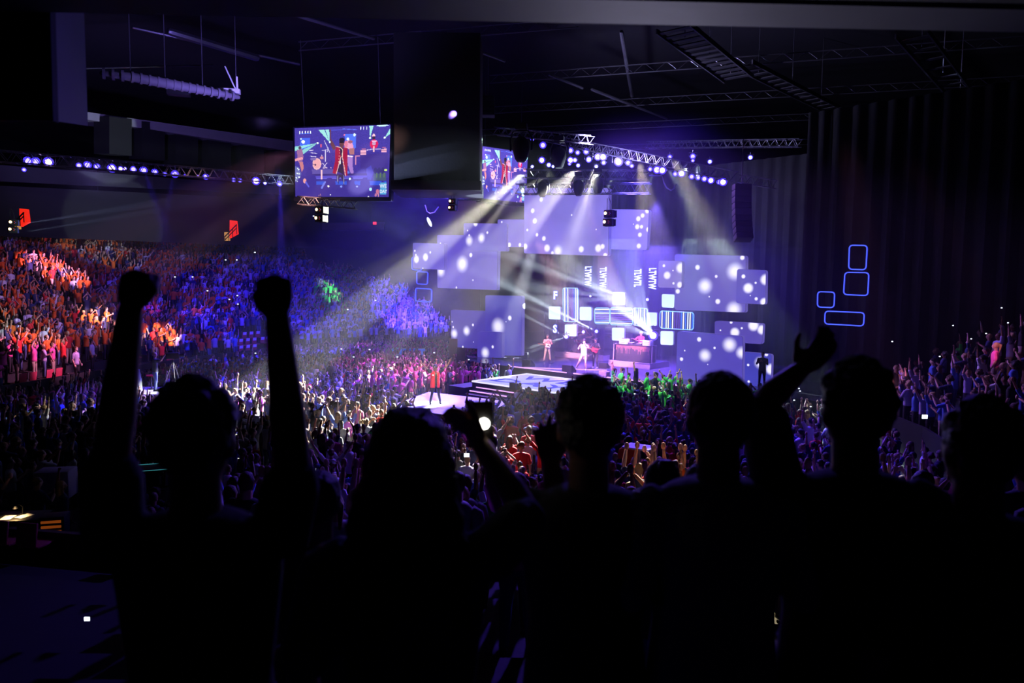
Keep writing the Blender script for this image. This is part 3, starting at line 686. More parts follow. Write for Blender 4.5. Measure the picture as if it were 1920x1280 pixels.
PANELS = [
 ([(774, 455), (833.5, 456.5), (833, 506), (774, 503)], 2.3, lin((118, 108, 200)), [(781, 486, 6), (798, 482, 6), (778, 470, 2), (807, 473, 2), (780, 478, 2), (793, 503, 1.5)], 'leftmost lavender set panel overlapping the tall one beside it'),
 ([(819.5, 440), (934, 441), (932, 544), (820, 540)], 2.7, lin((106, 92, 196)), [(867, 495, 13), (883, 478, 3.5), (856, 539, 2), (887, 525, 1.5), (827, 508, 10), (826, 457, 2), (916, 464, 1)], 'large square lavender set panel with a big soft white dot at upper left'),
 ([(869.5, 418), (951, 419), (950, 471), (869, 470)], 2.45, lin((112, 100, 200)), [(880, 451, 8.5), (903, 446, 8), (880, 441, 2), (914, 436, 2.2), (877, 432, 1.5), (892, 418.5, 5)], 'wide lavender set panel with two soft dots stepping up above the large square one'),
 ([(933, 411), (990, 411), (990, 463), (933, 463)], 2.6, lin((122, 110, 208)), [(941, 416, 1.8), (936, 434, 2.2), (935, 426, 1.8), (955, 459, 4), (975, 459, 3)], 'lavender set panel joining the left steps to the big top panel'),
 ([(983, 352), (1142, 352), (1141, 480), (982, 475)], 2.2, lin((142, 130, 220)), [(999, 395, 4), (1003, 414, 4.5), (989, 431, 2.2), (1015, 374, 3.6), (1046, 470, 9), (1036, 474, 3), (1072, 403, 1.6), (1026, 465, 6), (1090, 467, 5), (1118, 430, 1.2), (1122, 465, 6), (1130, 462, 4), (1007, 440, 3), (1020, 447, 4), (985, 462, 5), (1135, 479, 4)], 'biggest lavender set panel, top centre under the lighting truss'),
 ([(1140, 392), (1217, 393), (1213, 469), (1140, 467)], 2.9, lin((136, 124, 214)), [(1197, 410, 4), (1195, 425, 4), (1205, 404, 3.5), (1188, 420, 1), (1203, 425, 3), (1200, 440, 3.5), (1198, 461, 4), (1214, 395, 4), (1216, 430, 4)], 'lavender set panel right of the big top panel'),
 ([(910, 553), (979, 554.5), (978, 667), (910, 666)], 2.9, pd, [(934, 612, 14), (956, 596, 4), (949, 603, 1)], 'tall lower left lavender panel with one big glowing dot'),
 ([(845.5, 580.5), (912, 583), (912, 655), (846, 650)], 3.2, lin((80, 70, 165)), [(852, 625, 8), (875, 620, 8), (887, 609, 2.3), (850, 613, 2), (868, 650, 2), (848, 603, 1.5), (888, 641, 1)], 'lower left lavender panel with two soft dots, behind the tall one'),
 ([(895.5, 621), (941, 622.5), (941, 671), (895, 670)], 2.5, lin((84, 74, 176)), [(910, 661, 9), (924, 650, 2.6)], 'small lower left lavender panel in front of the tall one'),
 ([(1235, 488), (1279, 489), (1278, 540), (1234, 539)], 2.1, lin((146, 132, 214)), [(1251, 516, 6), (1245, 498, 2.5), (1277, 502, 8), (1262, 507, 1.3), (1263, 531, 2), (1275, 534, 5)], 'small pale set panel overlapping the big right panel on its left'),
 ([(1265, 476), (1399, 479), (1398, 586), (1265, 581)], 2.5, lin((112, 100, 196)), [(1322, 536, 12), (1378, 509, 13), (1308, 501, 4), (1392, 483, 3.5), (1343, 518, 2.4), (1271, 546, 3.8), (1346, 565, 4), (1376, 580, 12), (1330, 556, 1.3)], 'big right-hand lavender set panel with three large soft dots'),
 ([(1382, 504), (1436, 506), (1435, 571), (1380, 568)], 2.0, lin((96, 84, 190)), [(1403, 540, 7.5), (1394, 518, 3.2), (1417, 530, 1.8), (1418, 560, 2.6), (1436, 524, 8), (1433, 566, 6), (1407, 554, 1)], 'small right set panel overlapping the right edge of the big right one'),
 ([(1340, 601), (1431, 606), (1429, 645), (1340, 640)], 2.8, lin((98, 84, 180)), [(1378, 623, 7), (1413, 610, 8), (1371, 604, 2.4), (1391, 615, 1.8), (1429, 618, 7), (1351, 619, 1.4)], 'wide shallow lavender set panel at right, between big one and lower one'),
 ([(1270, 620.5), (1393, 630), (1392, 722), (1267, 712)], 2.3, lin((96, 84, 190)), [(1322, 666, 10), (1368, 646, 11), (1311, 636, 3.6), (1340, 652, 2), (1278, 673, 3), (1391, 661, 9), (1284, 657, 1.4), (1327, 683, 1)], 'large lower right lavender set panel standing beside the stage'),
 ([(1391, 659), (1447, 664), (1445, 730), (1391, 726)], 2.6, lin((76, 76, 186)), [(1426, 680, 9), (1403, 684, 2), (1446, 692, 8), (1437, 664, 3), (1404, 715, 2)], 'rightmost bluish set panel with a dark figure in front of it'),
]
for cs, v, base, bl, lb in PANELS: set_panel(cs, v, base, bl, lb)

def tube_frame(corners, v, lb, r_px=.95, m=None, rr=.18):
    q = [plane_hit(x, y, v) for x, y in corners]; c = sum(q, Vector()) / 4
    poly = rounded([((p - c).dot(SU), (p - c).z) for p in q], rr, 5); poly.append(poly[0])
    th = thing('neon_frame', lb, 'neon frame', c, S_YAW)
    mb = MB(); R_ = r_px * (c - CAM).length / F
    for a, b in zip(poly[:-1], poly[1:]): mb.tube([(a[0], 0, a[1]), (b[0], 0, b[1])], R_, 6)
    mb.build('neon_tube', m or neon, th)
    mb = MB()
    for a, b in zip(poly[:-1], poly[1:]): mb.tube([(a[0], R_ * 1.8, a[1]), (b[0], R_ * 1.8, b[1])], R_ * 1.1, 6)
    mb.build('backing_channel', chan, th)
    return th, c
neon = emis('blue_neon', lin((70, 90, 255)), 1.6); neonC = emis('cyan_neon', lin((130, 190, 255)), 1.6)
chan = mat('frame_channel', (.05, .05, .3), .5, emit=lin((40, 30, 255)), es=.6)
tube_frame([(1592.5, 459.5), (1626, 460), (1623.5, 505.5), (1591, 504.5)], 5.6, 'tall blue neon frame, topmost of four on the black curtain')
tube_frame([(1584, 510.5), (1629, 511), (1627, 554), (1581.5, 552)], 5.6, 'large square blue neon frame just under the tall one on the black curtain')
tube_frame([(1533, 546.5), (1565, 547.5), (1563.5, 576.5), (1532.5, 575.5)], 5.6, 'small square blue neon frame at the lower left of the four on the curtain')
tube_frame([(1547, 583), (1620.5, 586), (1619, 611), (1546, 607)], 5.6, 'long low blue neon frame, lowest of four on the black curtain')
tube_frame([(781, 509), (802, 510), (801, 533), (781, 532)], 3.0, 'small square blue neon frame under the leftmost lavender panel', .8)
tube_frame([(779, 540), (809, 542), (808.5, 566), (778.5, 564)], 3.0, 'wider blue neon frame under the small square one, left of the set', .9)
tube_frame([(772, 482), (790, 482), (790, 507), (772, 505)], 3.4, 'blue neon frame mostly hidden behind the leftmost lavender panel', .8)
STG = [((1055.5, 539.5), (1084, 540), (1084, 603), (1056, 602.5), 'v', 9, 'upright striped light frame above the drum kit'), ((1115, 577), (1143, 577), (1143, 607), (1115, 606.5), 'h', 8, 'stack of short horizontal light bars in the middle of the set'),
       ((1144, 576.5), (1186, 577), (1186, 609.5), (1144, 608.5), 'h', 8, 'framed horizontal light bars right of the short bars'), ((1187, 577), (1214, 578), (1214, 611), (1187, 610), 'v', 7, 'framed upright light bars washed out by the bright beams'),
       ((1237.5, 582.5), (1301, 586), (1300, 618.5), (1237, 615), 'v', 15, 'wide framed row of upright light bars in front of big right panel')]
bar_c = [lin((215, 235, 255)), lin((60, 110, 255)), lin((245, 250, 255)), lin((90, 60, 160))]
barM = [emis('light_bar', c, 1.4) for c in bar_c]
for *cs, kind_, n, lb in STG:
    th, c = tube_frame(cs, 3.2 if cs[0][0] > 1230 else 6.8, lb, .7, neonC)
    v = 3.2 if cs[0][0] > 1230 else 6.8
    q = [plane_hit(x, y, v) - c for x, y in cs]; L = [(p.dot(SU), p.z) for p in q]
    for k in range(n):
        t = (k + .8) / (n + .6)
        if kind_ == 'v': a = Vector(L[0]).lerp(Vector(L[1]), t); b = Vector(L[3]).lerp(Vector(L[2]), t)
        else: a = Vector(L[0]).lerp(Vector(L[3]), t); b = Vector(L[1]).lerp(Vector(L[2]), t)
        MB().tube([(a.x, .05, a.y), (b.x, .05, b.y)], .035, 6).build('light_bar', barM[3 if abs(k - n // 2) <= 1 and n > 7 else (2, 1, 0, 2, 1)[k % 5]], th)
TL_ = [((1029, 574), (1051, 574.5), (1051, 599), (1029, 598), 'lit tile left of the upright striped frame'), ((1087, 575), (1109, 575.5), (1109, 601), (1087, 600), 'lit tile right of the upright striped frame'), ((1148.5, 547), (1172, 547.5), (1172, 572), (1148, 571), 'topmost lit tile, above the horizontal light bars'),
       ((1059, 608), (1081, 608), (1081, 630.5), (1059, 630), 'lit tile behind the drum kit'), ((1147.5, 614), (1171, 614.5), (1170.5, 639), (1147.5, 638), 'lit tile just left of the disc jockey'), ((1241, 551), (1265, 552), (1264, 577), (1241, 576), 'lit tile tucked beside the big right panel'),
       ((1238.5, 620), (1263, 621), (1262.5, 647), (1238.5, 646), 'lit tile below the wide row of upright bars'), ((1213, 585), (1232, 586), (1231.5, 611), (1213, 610), 'lit tile half hidden by the brightest beam lamp')]
for *cs, lb in TL_:
    v = 3.4 if cs[0][0] > 1230 else 6.6
    set_panel(cs, v, lin((205, 232, 255)), [], 'white-blue ' + lb, 1.25, .15, .10)
# glowing letter columns
glyph = emis('letter_glow', lin((215, 225, 255)), 2.2)
halo = emis('letter_halo', lin((60, 70, 255)), 1.2)  # bolder blue copy behind the letters imitates their halo of light
up_r = Matrix((Vector((0, 0, -1)), SU, -SV)).transposed()      # text running downwards
def letters(cx, cy, body, size, lb, rot=True):
    c = plane_hit(cx, cy, 6.7); th = thing('letter_sign', lb, 'sign', c)
    Rm = up_r if rot else Matrix((SU, Vector((0, 0, 1)), -SV)).transposed()
    t1 = text('lettering', body, c, Rm, size, glyph, th, .50 if rot else 1.0, .022)
    t2 = text('letter_halo', body, c + SV * .03, Rm, size, halo, th, .50 if rot else 1.0, .06)
letters(1102, 517.5, 'LTWTW', .70, 'first column of glowing sideways letters, above the upright striped frame')
letters(1130, 519.5, 'TLWTW', .70, 'second column of glowing sideways letters, right of the first')
letters(1195, 521, 'TLWTL', .70, 'third column of glowing sideways letters, right of the beams')
letters(1222.5, 522, 'LTWTW', .70, 'last column of glowing sideways letters, beside the small pale panel')
letters(1041, 554, 'F', .75, 'glowing letter F left of the upright striped frame', False)
letters(1040.5, 617, 'S', .75, 'glowing letter S above the guitarist', False)

# ------------------------------------------------------------------ video screens (a live picture of the stage on each)
def screen_picture(W=184, H=138):
    u, v = np.meshgrid((np.arange(W) + .5) / W, (np.arange(H) + .5) / H)
    X = 112 + u * 1423; Y = 112 + v * 1078
    img = np.zeros((H, W, 3)); 
    def fill(mask, c, a=1.0): img[mask] = img[mask] * (1 - a) + np.array(lin(c)) * a
    fill(X > 0, (70, 58, 158)); fill(Y > 500, (64, 50, 148)); fill(Y > 900, (60, 48, 142))
    rs = np.random.RandomState(3); img *= (1 + .10 * rs.randn(H, W, 1))
    def E(cx, cy, rx, ry): return ((X - cx) / rx) ** 2 + ((Y - cy) / ry) ** 2 < 1
    def poly(pts):
        m = np.zeros(X.shape, bool); n = len(pts)
        for i in range(n):
            (x0, y0), (x1, y1) = pts[i], pts[(i + 1) % n]
            if y0 == y1: continue
            m ^= ((Y >= min(y0, y1)) & (Y < max(y0, y1)) & (X < x0 + (Y - y0) * (x1 - x0) / (y1 - y0)))
        return m
    def line(x0, y0, x1, y1, w=5):
        dx, dy = x1 - x0, y1 - y0; t = np.clip(((X - x0) * dx + (Y - y0) * dy) / (dx * dx + dy * dy), 0, 1)
        return (X - x0 - t * dx) ** 2 + (Y - y0 - t * dy) ** 2 < w * w
    for x in (190, 230, 275, 315, 350): fill(line(x, 165, x, 200, 6), (235, 245, 255))
    for x in (1100, 1145, 1190): fill(line(x, 130, x, 165, 6), (225, 235, 255))
    fill(line(190, 205, 350, 205, 4), (60, 110, 240)); fill(line(835, 150, 1040, 170, 6), (90, 110, 240)); fill(line(640, 160, 830, 160, 4), (80, 90, 220)); fill(E(1420, 122, 90, 12), (200, 240, 255))
    fill(poly([(195, 265), (345, 265), (345, 440), (190, 440)]), (72, 102, 232)); fill(E(240, 328, 26, 28), (240, 250, 255)); fill(E(205, 280, 14, 14), (190, 220, 255))
    for p in ([(458, 352), (112, 398), (112, 470)], [(458, 352), (180, 470), (240, 522)], [(458, 352), (112, 425), (112, 450)]): fill(poly(p), (150, 225, 215), .75)
    for p in ([(642, 352), (470, 150), (560, 150)], [(642, 352), (575, 150), (632, 150)], [(1240, 305), (1228, 120), (1290, 120)], [(1456, 305), (1535, 165), (1535, 250)]): fill(poly(p), (165, 235, 225), .85)
    for p in ((642, 345), (458, 352), (1241, 300), (1456, 302)): fill(E(*p, 15, 15), (235, 255, 245))
    # guitarist at the edge
    fill(E(190, 420, 22, 28), (80, 60, 90)); fill(poly([(140, 450), (225, 440), (242, 560), (225, 640), (160, 640)]), (150, 100, 150)); fill(poly([(112, 590), (230, 560), (235, 600), (112, 630)]), (225, 150, 165)); fill(poly([(175, 640), (235, 640), (245, 740), (215, 800)]), (195, 120, 130))
    fill(poly([(112, 700), (170, 730), (205, 830), (150, 950), (112, 960)]), (120, 130, 190), .6)
    for k in range(16): fill(E(120 + 80 * rs.rand(), 720 + 230 * rs.rand(), 7, 12), (225, 235, 235))
    # drums
    fill(poly([(340, 760), (700, 760), (700, 830), (340, 830)]), (92, 78, 160))
    fill(E(445, 675, 66, 90), (236, 182, 182)); fill(E(445, 675, 54, 76), (226, 160, 168)); fill(E(425, 690, 14, 14), (60, 40, 90)); fill(line(385, 680, 420, 690, 4), (60, 40, 90))
    for a in ((360, 500, 445, 515), (350, 555, 430, 565), (330, 465, 390, 462), (530, 470, 600, 460), (620, 430, 605, 490), (560, 320, 640, 500), (575, 470, 575, 640), (530, 660, 590, 740), (600, 660, 540, 740), (520, 540, 540, 600)): fill(line(*a, 5), (200, 190, 225))
    fill(E(390, 600, 45, 22), (120, 100, 170)); fill(E(510, 395, 15, 26), (205, 90, 130)); fill(E(520, 580, 26, 22), (200, 130, 150))
    for k in range(8): fill(E(390 + 290 * rs.rand(), 735 + 15 * rs.rand(), 8, 6), (220, 180, 200))
    # tile and second musician
    fill(poly([(865, 232), (1030, 228), (1032, 440), (990, 470), (870, 440)]), (82, 112, 238)); fill(E(1010, 245, 20, 22), (225, 245, 255)); fill(E(915, 305, 20, 22), (240, 245, 255)); fill(E(860, 243, 13, 13), (235, 120, 160))
    fill(poly([(900, 330), (960, 320), (990, 400), (1000, 450), (925, 460), (880, 420)]), (225, 150, 190)); fill(E(950, 350, 34, 24), (150, 90, 120)); fill(poly([(925, 455), (1010, 440), (1012, 545), (940, 545)]), (170, 110, 120))
    fill(poly([(903, 550), (990, 560), (985, 700), (1005, 840), (960, 830), (915, 700)]), (158, 118, 196)); fill(poly([(905, 548), (992, 565), (988, 582), (905, 568)]), (235, 215, 240)); fill(poly([(905, 790), (940, 800), (930, 900), (905, 880)]), (90, 110, 210))
    # disc jockey
    fill(poly([(1100, 545), (1515, 530), (1515, 760), (1100, 760)]), (62, 46, 134)); fill(poly([(1024, 560), (1095, 560), (1095, 575), (1040, 575), (1036, 700), (1022, 700)]), (205, 130, 170))
    fill(poly([(1102, 480), (1190, 480), (1190, 548), (1105, 548)]), (232, 170, 196)); fill(line(1105, 503, 1188, 503, 3), (120, 60, 120)); fill(line(1105, 525, 1188, 525, 3), (120, 60, 120))
    fill(poly([(1408, 470), (1492, 465), (1492, 515), (1408, 520)]), (232, 170, 196)); fill(line(1410, 490, 1490, 488, 3), (120, 60, 120)); fill(E(1150, 462, 34, 10), (170, 100, 150)); fill(E(1450, 450, 34, 9), (170, 100, 150))
    fill(E(1300, 392, 62, 68), (208, 28, 92)); fill(poly([(1265, 340), (1345, 340), (1330, 365), (1275, 365)]), (225, 175, 210)); fill(E(1300, 385, 26, 26), (190, 150, 190)); fill(E(1297, 300, 22, 26), (60, 40, 70)); fill(poly([(1262, 278), (1295, 228), (1322, 272)]), (245, 190, 205))
    fill(poly([(1285, 425), (1310, 425), (1312, 510), (1290, 510)]), (235, 180, 190)); fill(line(1200, 480, 1290, 465, 5), (225, 200, 235)); fill(line(1320, 470, 1400, 465, 5), (225, 200, 235))
    # stage edges and front glow
    fill(poly([(340, 830), (1200, 830), (1200, 862), (340, 862)]), (58, 44, 120)); fill(poly([(340, 862), (1200, 862), (1200, 905), (340, 905)]), (86, 74, 190)); fill(line(340, 908, 1180, 908, 4), (120, 120, 235))
    fill(poly([(300, 950), (1500, 950), (1500, 1010), (300, 1000)]), (52, 92, 222), .75); fill(poly([(510, 770), (526, 770), (526, 915), (510, 915)]), (245, 190, 205))
    # crowd along the bottom
    for cx, cy, rx, ry in ((240, 980, 95, 120), (640, 1010, 95, 115), (400, 960, 40, 120), (560, 1120, 160, 80), (960, 1010, 62, 130), (1175, 1000, 75, 110), (1130, 1150, 140, 90), (300, 1130, 180, 110), (840, 1150, 180, 90), (330, 880, 50, 160), (1440, 1010, 45, 60)):
        fill(E(cx, cy, rx, ry), (58, 44, 140))
    fill(poly([(1190, 760), (1260, 710), (1300, 820), (1260, 930), (1210, 920)]), (72, 66, 176))
    fill(poly([(1300, 830), (1490, 830), (1490, 940), (1305, 940)]), (70, 84, 112)); 
    for cx in (1330, 1385, 1440): fill(E(cx, 790, 26, 48), (52, 44, 110)); fill(E(cx + 18, 860, 9, 40), (92, 118, 86))
    fill(E(1480, 785, 22, 16), (190, 220, 130)); fill(E(260, 940, 26, 36), (225, 150, 150)); fill(line(275, 960, 320, 1030, 12), (90, 90, 210)); fill(line(570, 960, 520, 1050, 14), (110, 120, 220))
    for p, r, c in (((620, 1025), 15, (250, 250, 230)), ((655, 1157), 8, (240, 240, 250)), ((945, 912), 17, (220, 250, 255)), ((1260, 1073), 22, (170, 240, 255)), ((818, 1030), 16, (130, 150, 250)), ((1055, 1030), 15, (150, 160, 250)), ((1230, 1186), 9, (235, 235, 245))): fill(E(*p, r, r), c)
    fill(E(1365, 1110, 22, 40), (190, 110, 140)); fill(E(1340, 1160, 18, 26), (180, 110, 150)); fill(E(1380, 1160, 10, 28), (190, 130, 160))
    # the singer
    fill(poly([(740, 850), (862, 850), (868, 940), (858, 1030), (838, 930), (800, 880), (772, 930), (776, 990), (752, 930)]), (50, 40, 84)); fill(line(765, 860, 762, 950, 7), (130, 125, 170)); fill(line(850, 860, 855, 985, 7), (120, 115, 160))
    fill(poly([(640, 150), (664, 150), (664, 300), (722, 400), (735, 440), (700, 475), (655, 390), (648, 300)]), (104, 62, 78))
    fill(poly([(735, 425), (795, 425), (860, 430), (912, 445), (905, 620), (905, 860), (868, 862), (822, 560), (810, 560), (742, 832), (682, 824), (722, 640), (722, 470)]), (156, 24, 66))
    fill(poly([(790, 430), (850, 430), (826, 600), (860, 850), (760, 800), (812, 600)]), (38, 26, 66))
    for a in ((735, 410, 800, 430), (800, 430, 835, 460), (835, 460, 830, 560), (830, 560, 882, 862), (812, 570, 742, 830), (870, 430, 910, 440)): fill(line(*a, 5), (222, 186, 180))
    for k in range(6): fill(E(790 - k * 3, 470 + k * 45, 6, 6), (235, 210, 190))
    fill(E(798, 655, 9, 36), (235, 225, 225)); fill(E(885, 385, 28, 55), (215, 120, 150)); fill(E(820, 370, 36, 62), (92, 54, 66)); fill(E(822, 318, 40, 36), (38, 28, 52)); fill(line(790, 352, 850, 352, 9), (28, 20, 36))
    # logo plate
    fill(poly([(1402, 975), (1500, 975), (1500, 1152), (1402, 1152)]), (76, 156, 206))
    return img
SCR = screen_picture()
def video_screen(corners, Ys, lb, gain):
    q = [P(x, y, Y) for (x, y), Y in zip(corners, Ys)]; c = sum(q, Vector()) / 4
    ax = ((q[1] - q[0]) + (q[2] - q[3])).normalized(); up = ((q[0] - q[3]) + (q[1] - q[2])); up = (up - ax * up.dot(ax)).normalized(); nrm = up.cross(ax).normalized()  # away from viewer
    if nrm.dot(c - CAM) < 0: nrm = -nrm
    Rm = Matrix((ax, nrm, up)).transposed()
    if Rm.determinant() < 0: nrm = -nrm; Rm = Matrix((ax, nrm, up)).transposed()
    loc = [((p - c).dot(ax), (p - c).dot(up)) for p in q]
    th = thing('video_screen', lb, 'video screen', c); th.rotation_euler = Rm.to_euler()
    H, W, _ = SCR.shape
    def bl(a, b): return ((loc[0][0] * (1 - a) + loc[1][0] * a) * (1 - b) + (loc[3][0] * (1 - a) + loc[2][0] * a) * b, (loc[0][1] * (1 - a) + loc[1][1] * a) * (1 - b) + (loc[3][1] * (1 - a) + loc[2][1] * a) * b)
    vs = []; 
    for j in range(H + 1):
        for i in range(W + 1):
            x, z = bl(i / W, j / H); vs.append((x, -.06, z))
    fs = [(j * (W + 1) + i, (j + 1) * (W + 1) + i, (j + 1) * (W + 1) + i + 1, j * (W + 1) + i + 1) for j in range(H) for i in range(W)]
    me = bpy.data.meshes.new('picture'); me.from_pydata(vs, [], fs)
    at = me.attributes.new('live_picture', 'FLOAT_COLOR', 'FACE')
    at.data.foreach_set('color', np.concatenate([SCR, np.ones((H, W, 1))], 2).reshape(-1).astype(np.float32))
    m = bpy.data.materials.new('video_picture'); m.use_nodes = True; nt = m.node_tree; b = nt.nodes['Principled BSDF']; b.inputs['Base Color'].default_value = (.005, .005, .005, 1); b.inputs['Roughness'].default_value = 1; b.inputs['Specular IOR Level'].default_value = 0
    an = nt.nodes.new('ShaderNodeAttribute'); an.attribute_name = 'live_picture'; nt.links.new(an.outputs['Color'], b.inputs['Emission Color']); b.inputs['Emission Strength'].default_value = gain
    m.cycles.emission_sampling = 'NONE'; me.materials.append(m); link('picture', me, th)
    w_ = (loc[1][0] - loc[0][0]); fr = MB()
    f0 = [(x * 1.02 + (.06 if x > 0 else -.06), z + (.07 if z > 0 else -.22)) for x, z in loc]
    fr.prism(f0[::-1], -.03, .45); fr.build('screen_frame', frame_m, th, False)
    lx, lz = bl(.941, .885); ch = (loc[0][1] - loc[3][1]) * .066
    tm = Matrix(((1, 0, 0), (0, 0, -1), (0, 1, 0)))
    for k, t in enumerate(('WE', 'DAY')):
        cu = bpy.data.curves.new('logo_lettering', 'FONT'); cu.body = t; cu.size = ch * (1.25 if k == 0 else 1.0); cu.extrude = .003; cu.offset = .008; cu.align_x = 'CENTER'; cu.align_y = 'CENTER'; tt = bpy.data.objects.new('t', cu); COL.objects.link(tt); me2 = bpy.data.meshes.new_from_object(tt.evaluated_get(bpy.context.evaluated_depsgraph_get())); bpy.data.objects.remove(tt); me2.materials.clear(); me2.materials.append(emis('logo_white', (.75, .85, 1), 1.0))
        to = bpy.data.objects.new('logo_lettering', me2); COL.objects.link(to); to.parent = th; to.location = (lx, -.07, lz + ch * (.55 - 1.15 * k)); to.rotation_euler = (R(90), 0, 0); to.scale = (.85, 1, 1)
    mb = MB()
    for s_ in (-.4, .4): mb.tube([(w_ * s_, .2, max(loc[0][1], loc[1][1]) + .05), (w_ * s_, .2, 4.5 + max(loc[0][1], loc[1][1]))], .02, 6)
    mb.build('hanging_cable', M['steel'], th)
    return th
frame_m = mat('screen_frame_paint', (.02, .02, .05), .5, var=.1)
video_screen([(554, 241), (732, 233.5), (730, 369.5), (554, 368.5)], (38, 37.2, 37.6, 38.2), 'large left video screen, facing us, showing the red-coated singer', 1.25)
video_screen([(904, 274.3), (988.7, 286.5), (985, 380.8), (902.3, 372)], (46, 48.1, 48.1, 46), 'smaller right video screen turned to the left, brighter, showing the singer', 1.9)

# ------------------------------------------------------------------ trusses
def truss(name, a, b, lb, wd=.42, r=.028, m=None, par=None, n=None):
    a, b = Vector(a), Vector(b); t = (b - a).normalized(); s_ = t.cross(Vector((0, 0, 1))).normalized(); up = s_.cross(t).normalized(); L = (b - a).length
    th = thing(name, lb, 'truss', a); mb = MB(); ch = [(s_ * x + up * z) * wd / 2 for x, z in ((-1, -1), (1, -1), (1, 1), (-1, 1))]
    for c in ch: mb.tube([c, c + b - a], r, 6)
    mb.build('chord', m or M['alu'], th); mb = MB(); n = n or max(2, int(L / (wd * 1.3)))
    for k in range(n):
        p0 = t * (L * k / n); p1 = t * (L * (k + .5) / n); p2 = t * (L * (k + 1) / n)
        for i in range(4):
            c0, c1 = ch[i], ch[(i + 1) % 4]; mb.tube([p0 + c0, p1 + c1], r * .6, 4, round_=False); mb.tube([p1 + c1, p2 + c0], r * .6, 4, round_=False)
    mb.build('lacing', m or M['alu'], th); return th
LT0, LT1 = P(-60, 288, 30.5), P(545, 338, 45)
truss('lighting_truss', LT0, LT1, 'long lighting truss above the left stand, hung with blue lamps', .5)
RT0, RT1 = P(985, 250, 50), P(1375, 330, 35.5)
truss('lighting_truss', RT0, RT1, 'long lighting truss sloping down to the right over the stage, hung with blue lamps', .5)
truss('lighting_truss', P(970, 355, 41), P(1219, 353, 38.0), 'dark lattice truss low in front of the biggest lavender panel', .55, m=M['steel'])
truss('lighting_truss', P(985, 326, 42.5), P(1215, 328, 39.5), 'upper dark lattice truss behind the low one', .5, m=M['steel'])
truss('lighting_truss', P(794, 363, 40), P(900, 370, 41), 'short bright lattice truss left of the right video screen', .35)
truss('lighting_truss', P(560, 376, 36), P(668, 384, 36), 'dark truss right under the left video screen', .4, m=M['dark'])
truss('lighting_truss', P(1215, 272, 50), P(1500, 268, 42), 'faint upper truss far right above the blue lamps', .45, m=M['steel'])
truss('lighting_truss', P(1390, 335, 36), P(1450, 345, 34), 'short blue-lit truss end beyond the last lamps', .4, m=M['steel'])
truss('lighting_truss', P(930, 246, 44), P(1110, 262, 40), 'cluttered upper truss above the right video screen', .45, m=M['steel'])

# ------------------------------------------------------------------ stage lamps
lensB = emis('blue_lens', lin((120, 110, 255)), 5.0); lensV = emis('violet_lens', lin((215, 180, 255)), 6.0); lensW = emis('white_lens', lin((235, 245, 255)), 6.0); lensD = emis('deep_blue_lens', lin((60, 40, 255)), 3.0); lensWarm = emis('warm_lens', lin((255, 214, 160)), 3.5)
haloB = emis('lens_halo_blue', lin((70, 50, 255)), 1.5)  # emissive ring imitating the blue halo of light round each lens
def lamp_proto(lens_m, ln='lens'):
    body = MB(); body.lathe([(.05, -.30), (.105, -.26), (.12, -.05), (.135, .0), (.13, .02)], 16)
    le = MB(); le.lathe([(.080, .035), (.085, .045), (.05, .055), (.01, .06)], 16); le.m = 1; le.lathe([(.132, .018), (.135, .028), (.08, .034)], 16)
    yk = MB(); yk.tube([(-.16, 0, -.1), (-.17, .0, .04), (-.17, .16, .04)], .014, 6); yk.tube([(.16, 0, -.1), (.17, .0, .04), (.17, .16, .04)], .014, 6); yk.tube([(-.17, .16, .04), (.17, .16, .04)], .014, 6); yk.tube([(0, .16, .04), (0, .26, .04)], .02, 6)
    return body.mesh('lamp_body', M['dark']), le.mesh('lens', [lens_m, haloB]), yk.mesh('yoke', M['steel'])
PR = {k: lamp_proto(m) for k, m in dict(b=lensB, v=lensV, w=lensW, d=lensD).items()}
def stage_lamp(px, py, Y, rpx, kind_, aim, lb, group):
    loc = P(px, py, Y); t = thing('stage_lamp', lb, 'stage lamp', loc, 0, group)
    s_ = rpx * Y / F / .118; t.scale = (s_,) * 3
    t.rotation_euler = (Vector(aim) - loc).to_track_quat('Z', 'Y').to_euler()
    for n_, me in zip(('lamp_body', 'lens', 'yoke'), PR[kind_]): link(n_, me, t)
    return t
def lamp_row(lst, lb0, group, tgt):
    lst = sorted(lst)
    for i, (px, py, r, k, Y) in enumerate(lst):
        a = tgt(px, py, Y); col = dict(b='blue', v='violet-white', w='white', d='dim deep blue')[k]
        stage_lamp(px, py, Y, r, k, a, '%s %s, %s from the left' % (col, lb0, ORD[i] if i < 20 else ORD[i - 20].replace('first', 'twenty-first') if i == 20 else 'twenty-' + ORD[i - 20]), group)
def yl(px): return 30.5 + (px + 60) / 605 * 14.5
LEFTL = [(52, 301, 6.5, 'b'), (67, 302, 6.5, 'b'), (91, 303, 7.5, 'v'), (45, 318, 3.5, 'b'), (148, 310, 4.5, 'b'), (164, 309, 6, 'b'), (182, 312, 5, 'b'), (210, 315, 7, 'v'), (226, 316, 4, 'v'), (234, 316, 3, 'v'), (250, 317, 5, 'b'), (269, 319, 6, 'b'), (290, 322, 5, 'b'), (309, 326, 3.5, 'b'), (328, 326, 6, 'b'), (386, 331, 4.8, 'b'), (438, 337, 3.5, 'b'), (450, 338, 3.5, 'b'), (480, 339, 6.5, 'v'), (497, 343, 3, 'w'), (524, 344, 4.5, 'b'), (371, 330, 2, 'd'), (347, 328, 2, 'd')]
lamp_row([(x, y, r, k, yl(x) - .4) for x, y, r, k in LEFTL], 'lamp on the left truss', 'lamps on the left truss', lambda px, py, Y: CAM + Vector((-4 + (px % 7), 4, -5)))
def yr(px): return 50 - (px - 985) / 390 * 14.5
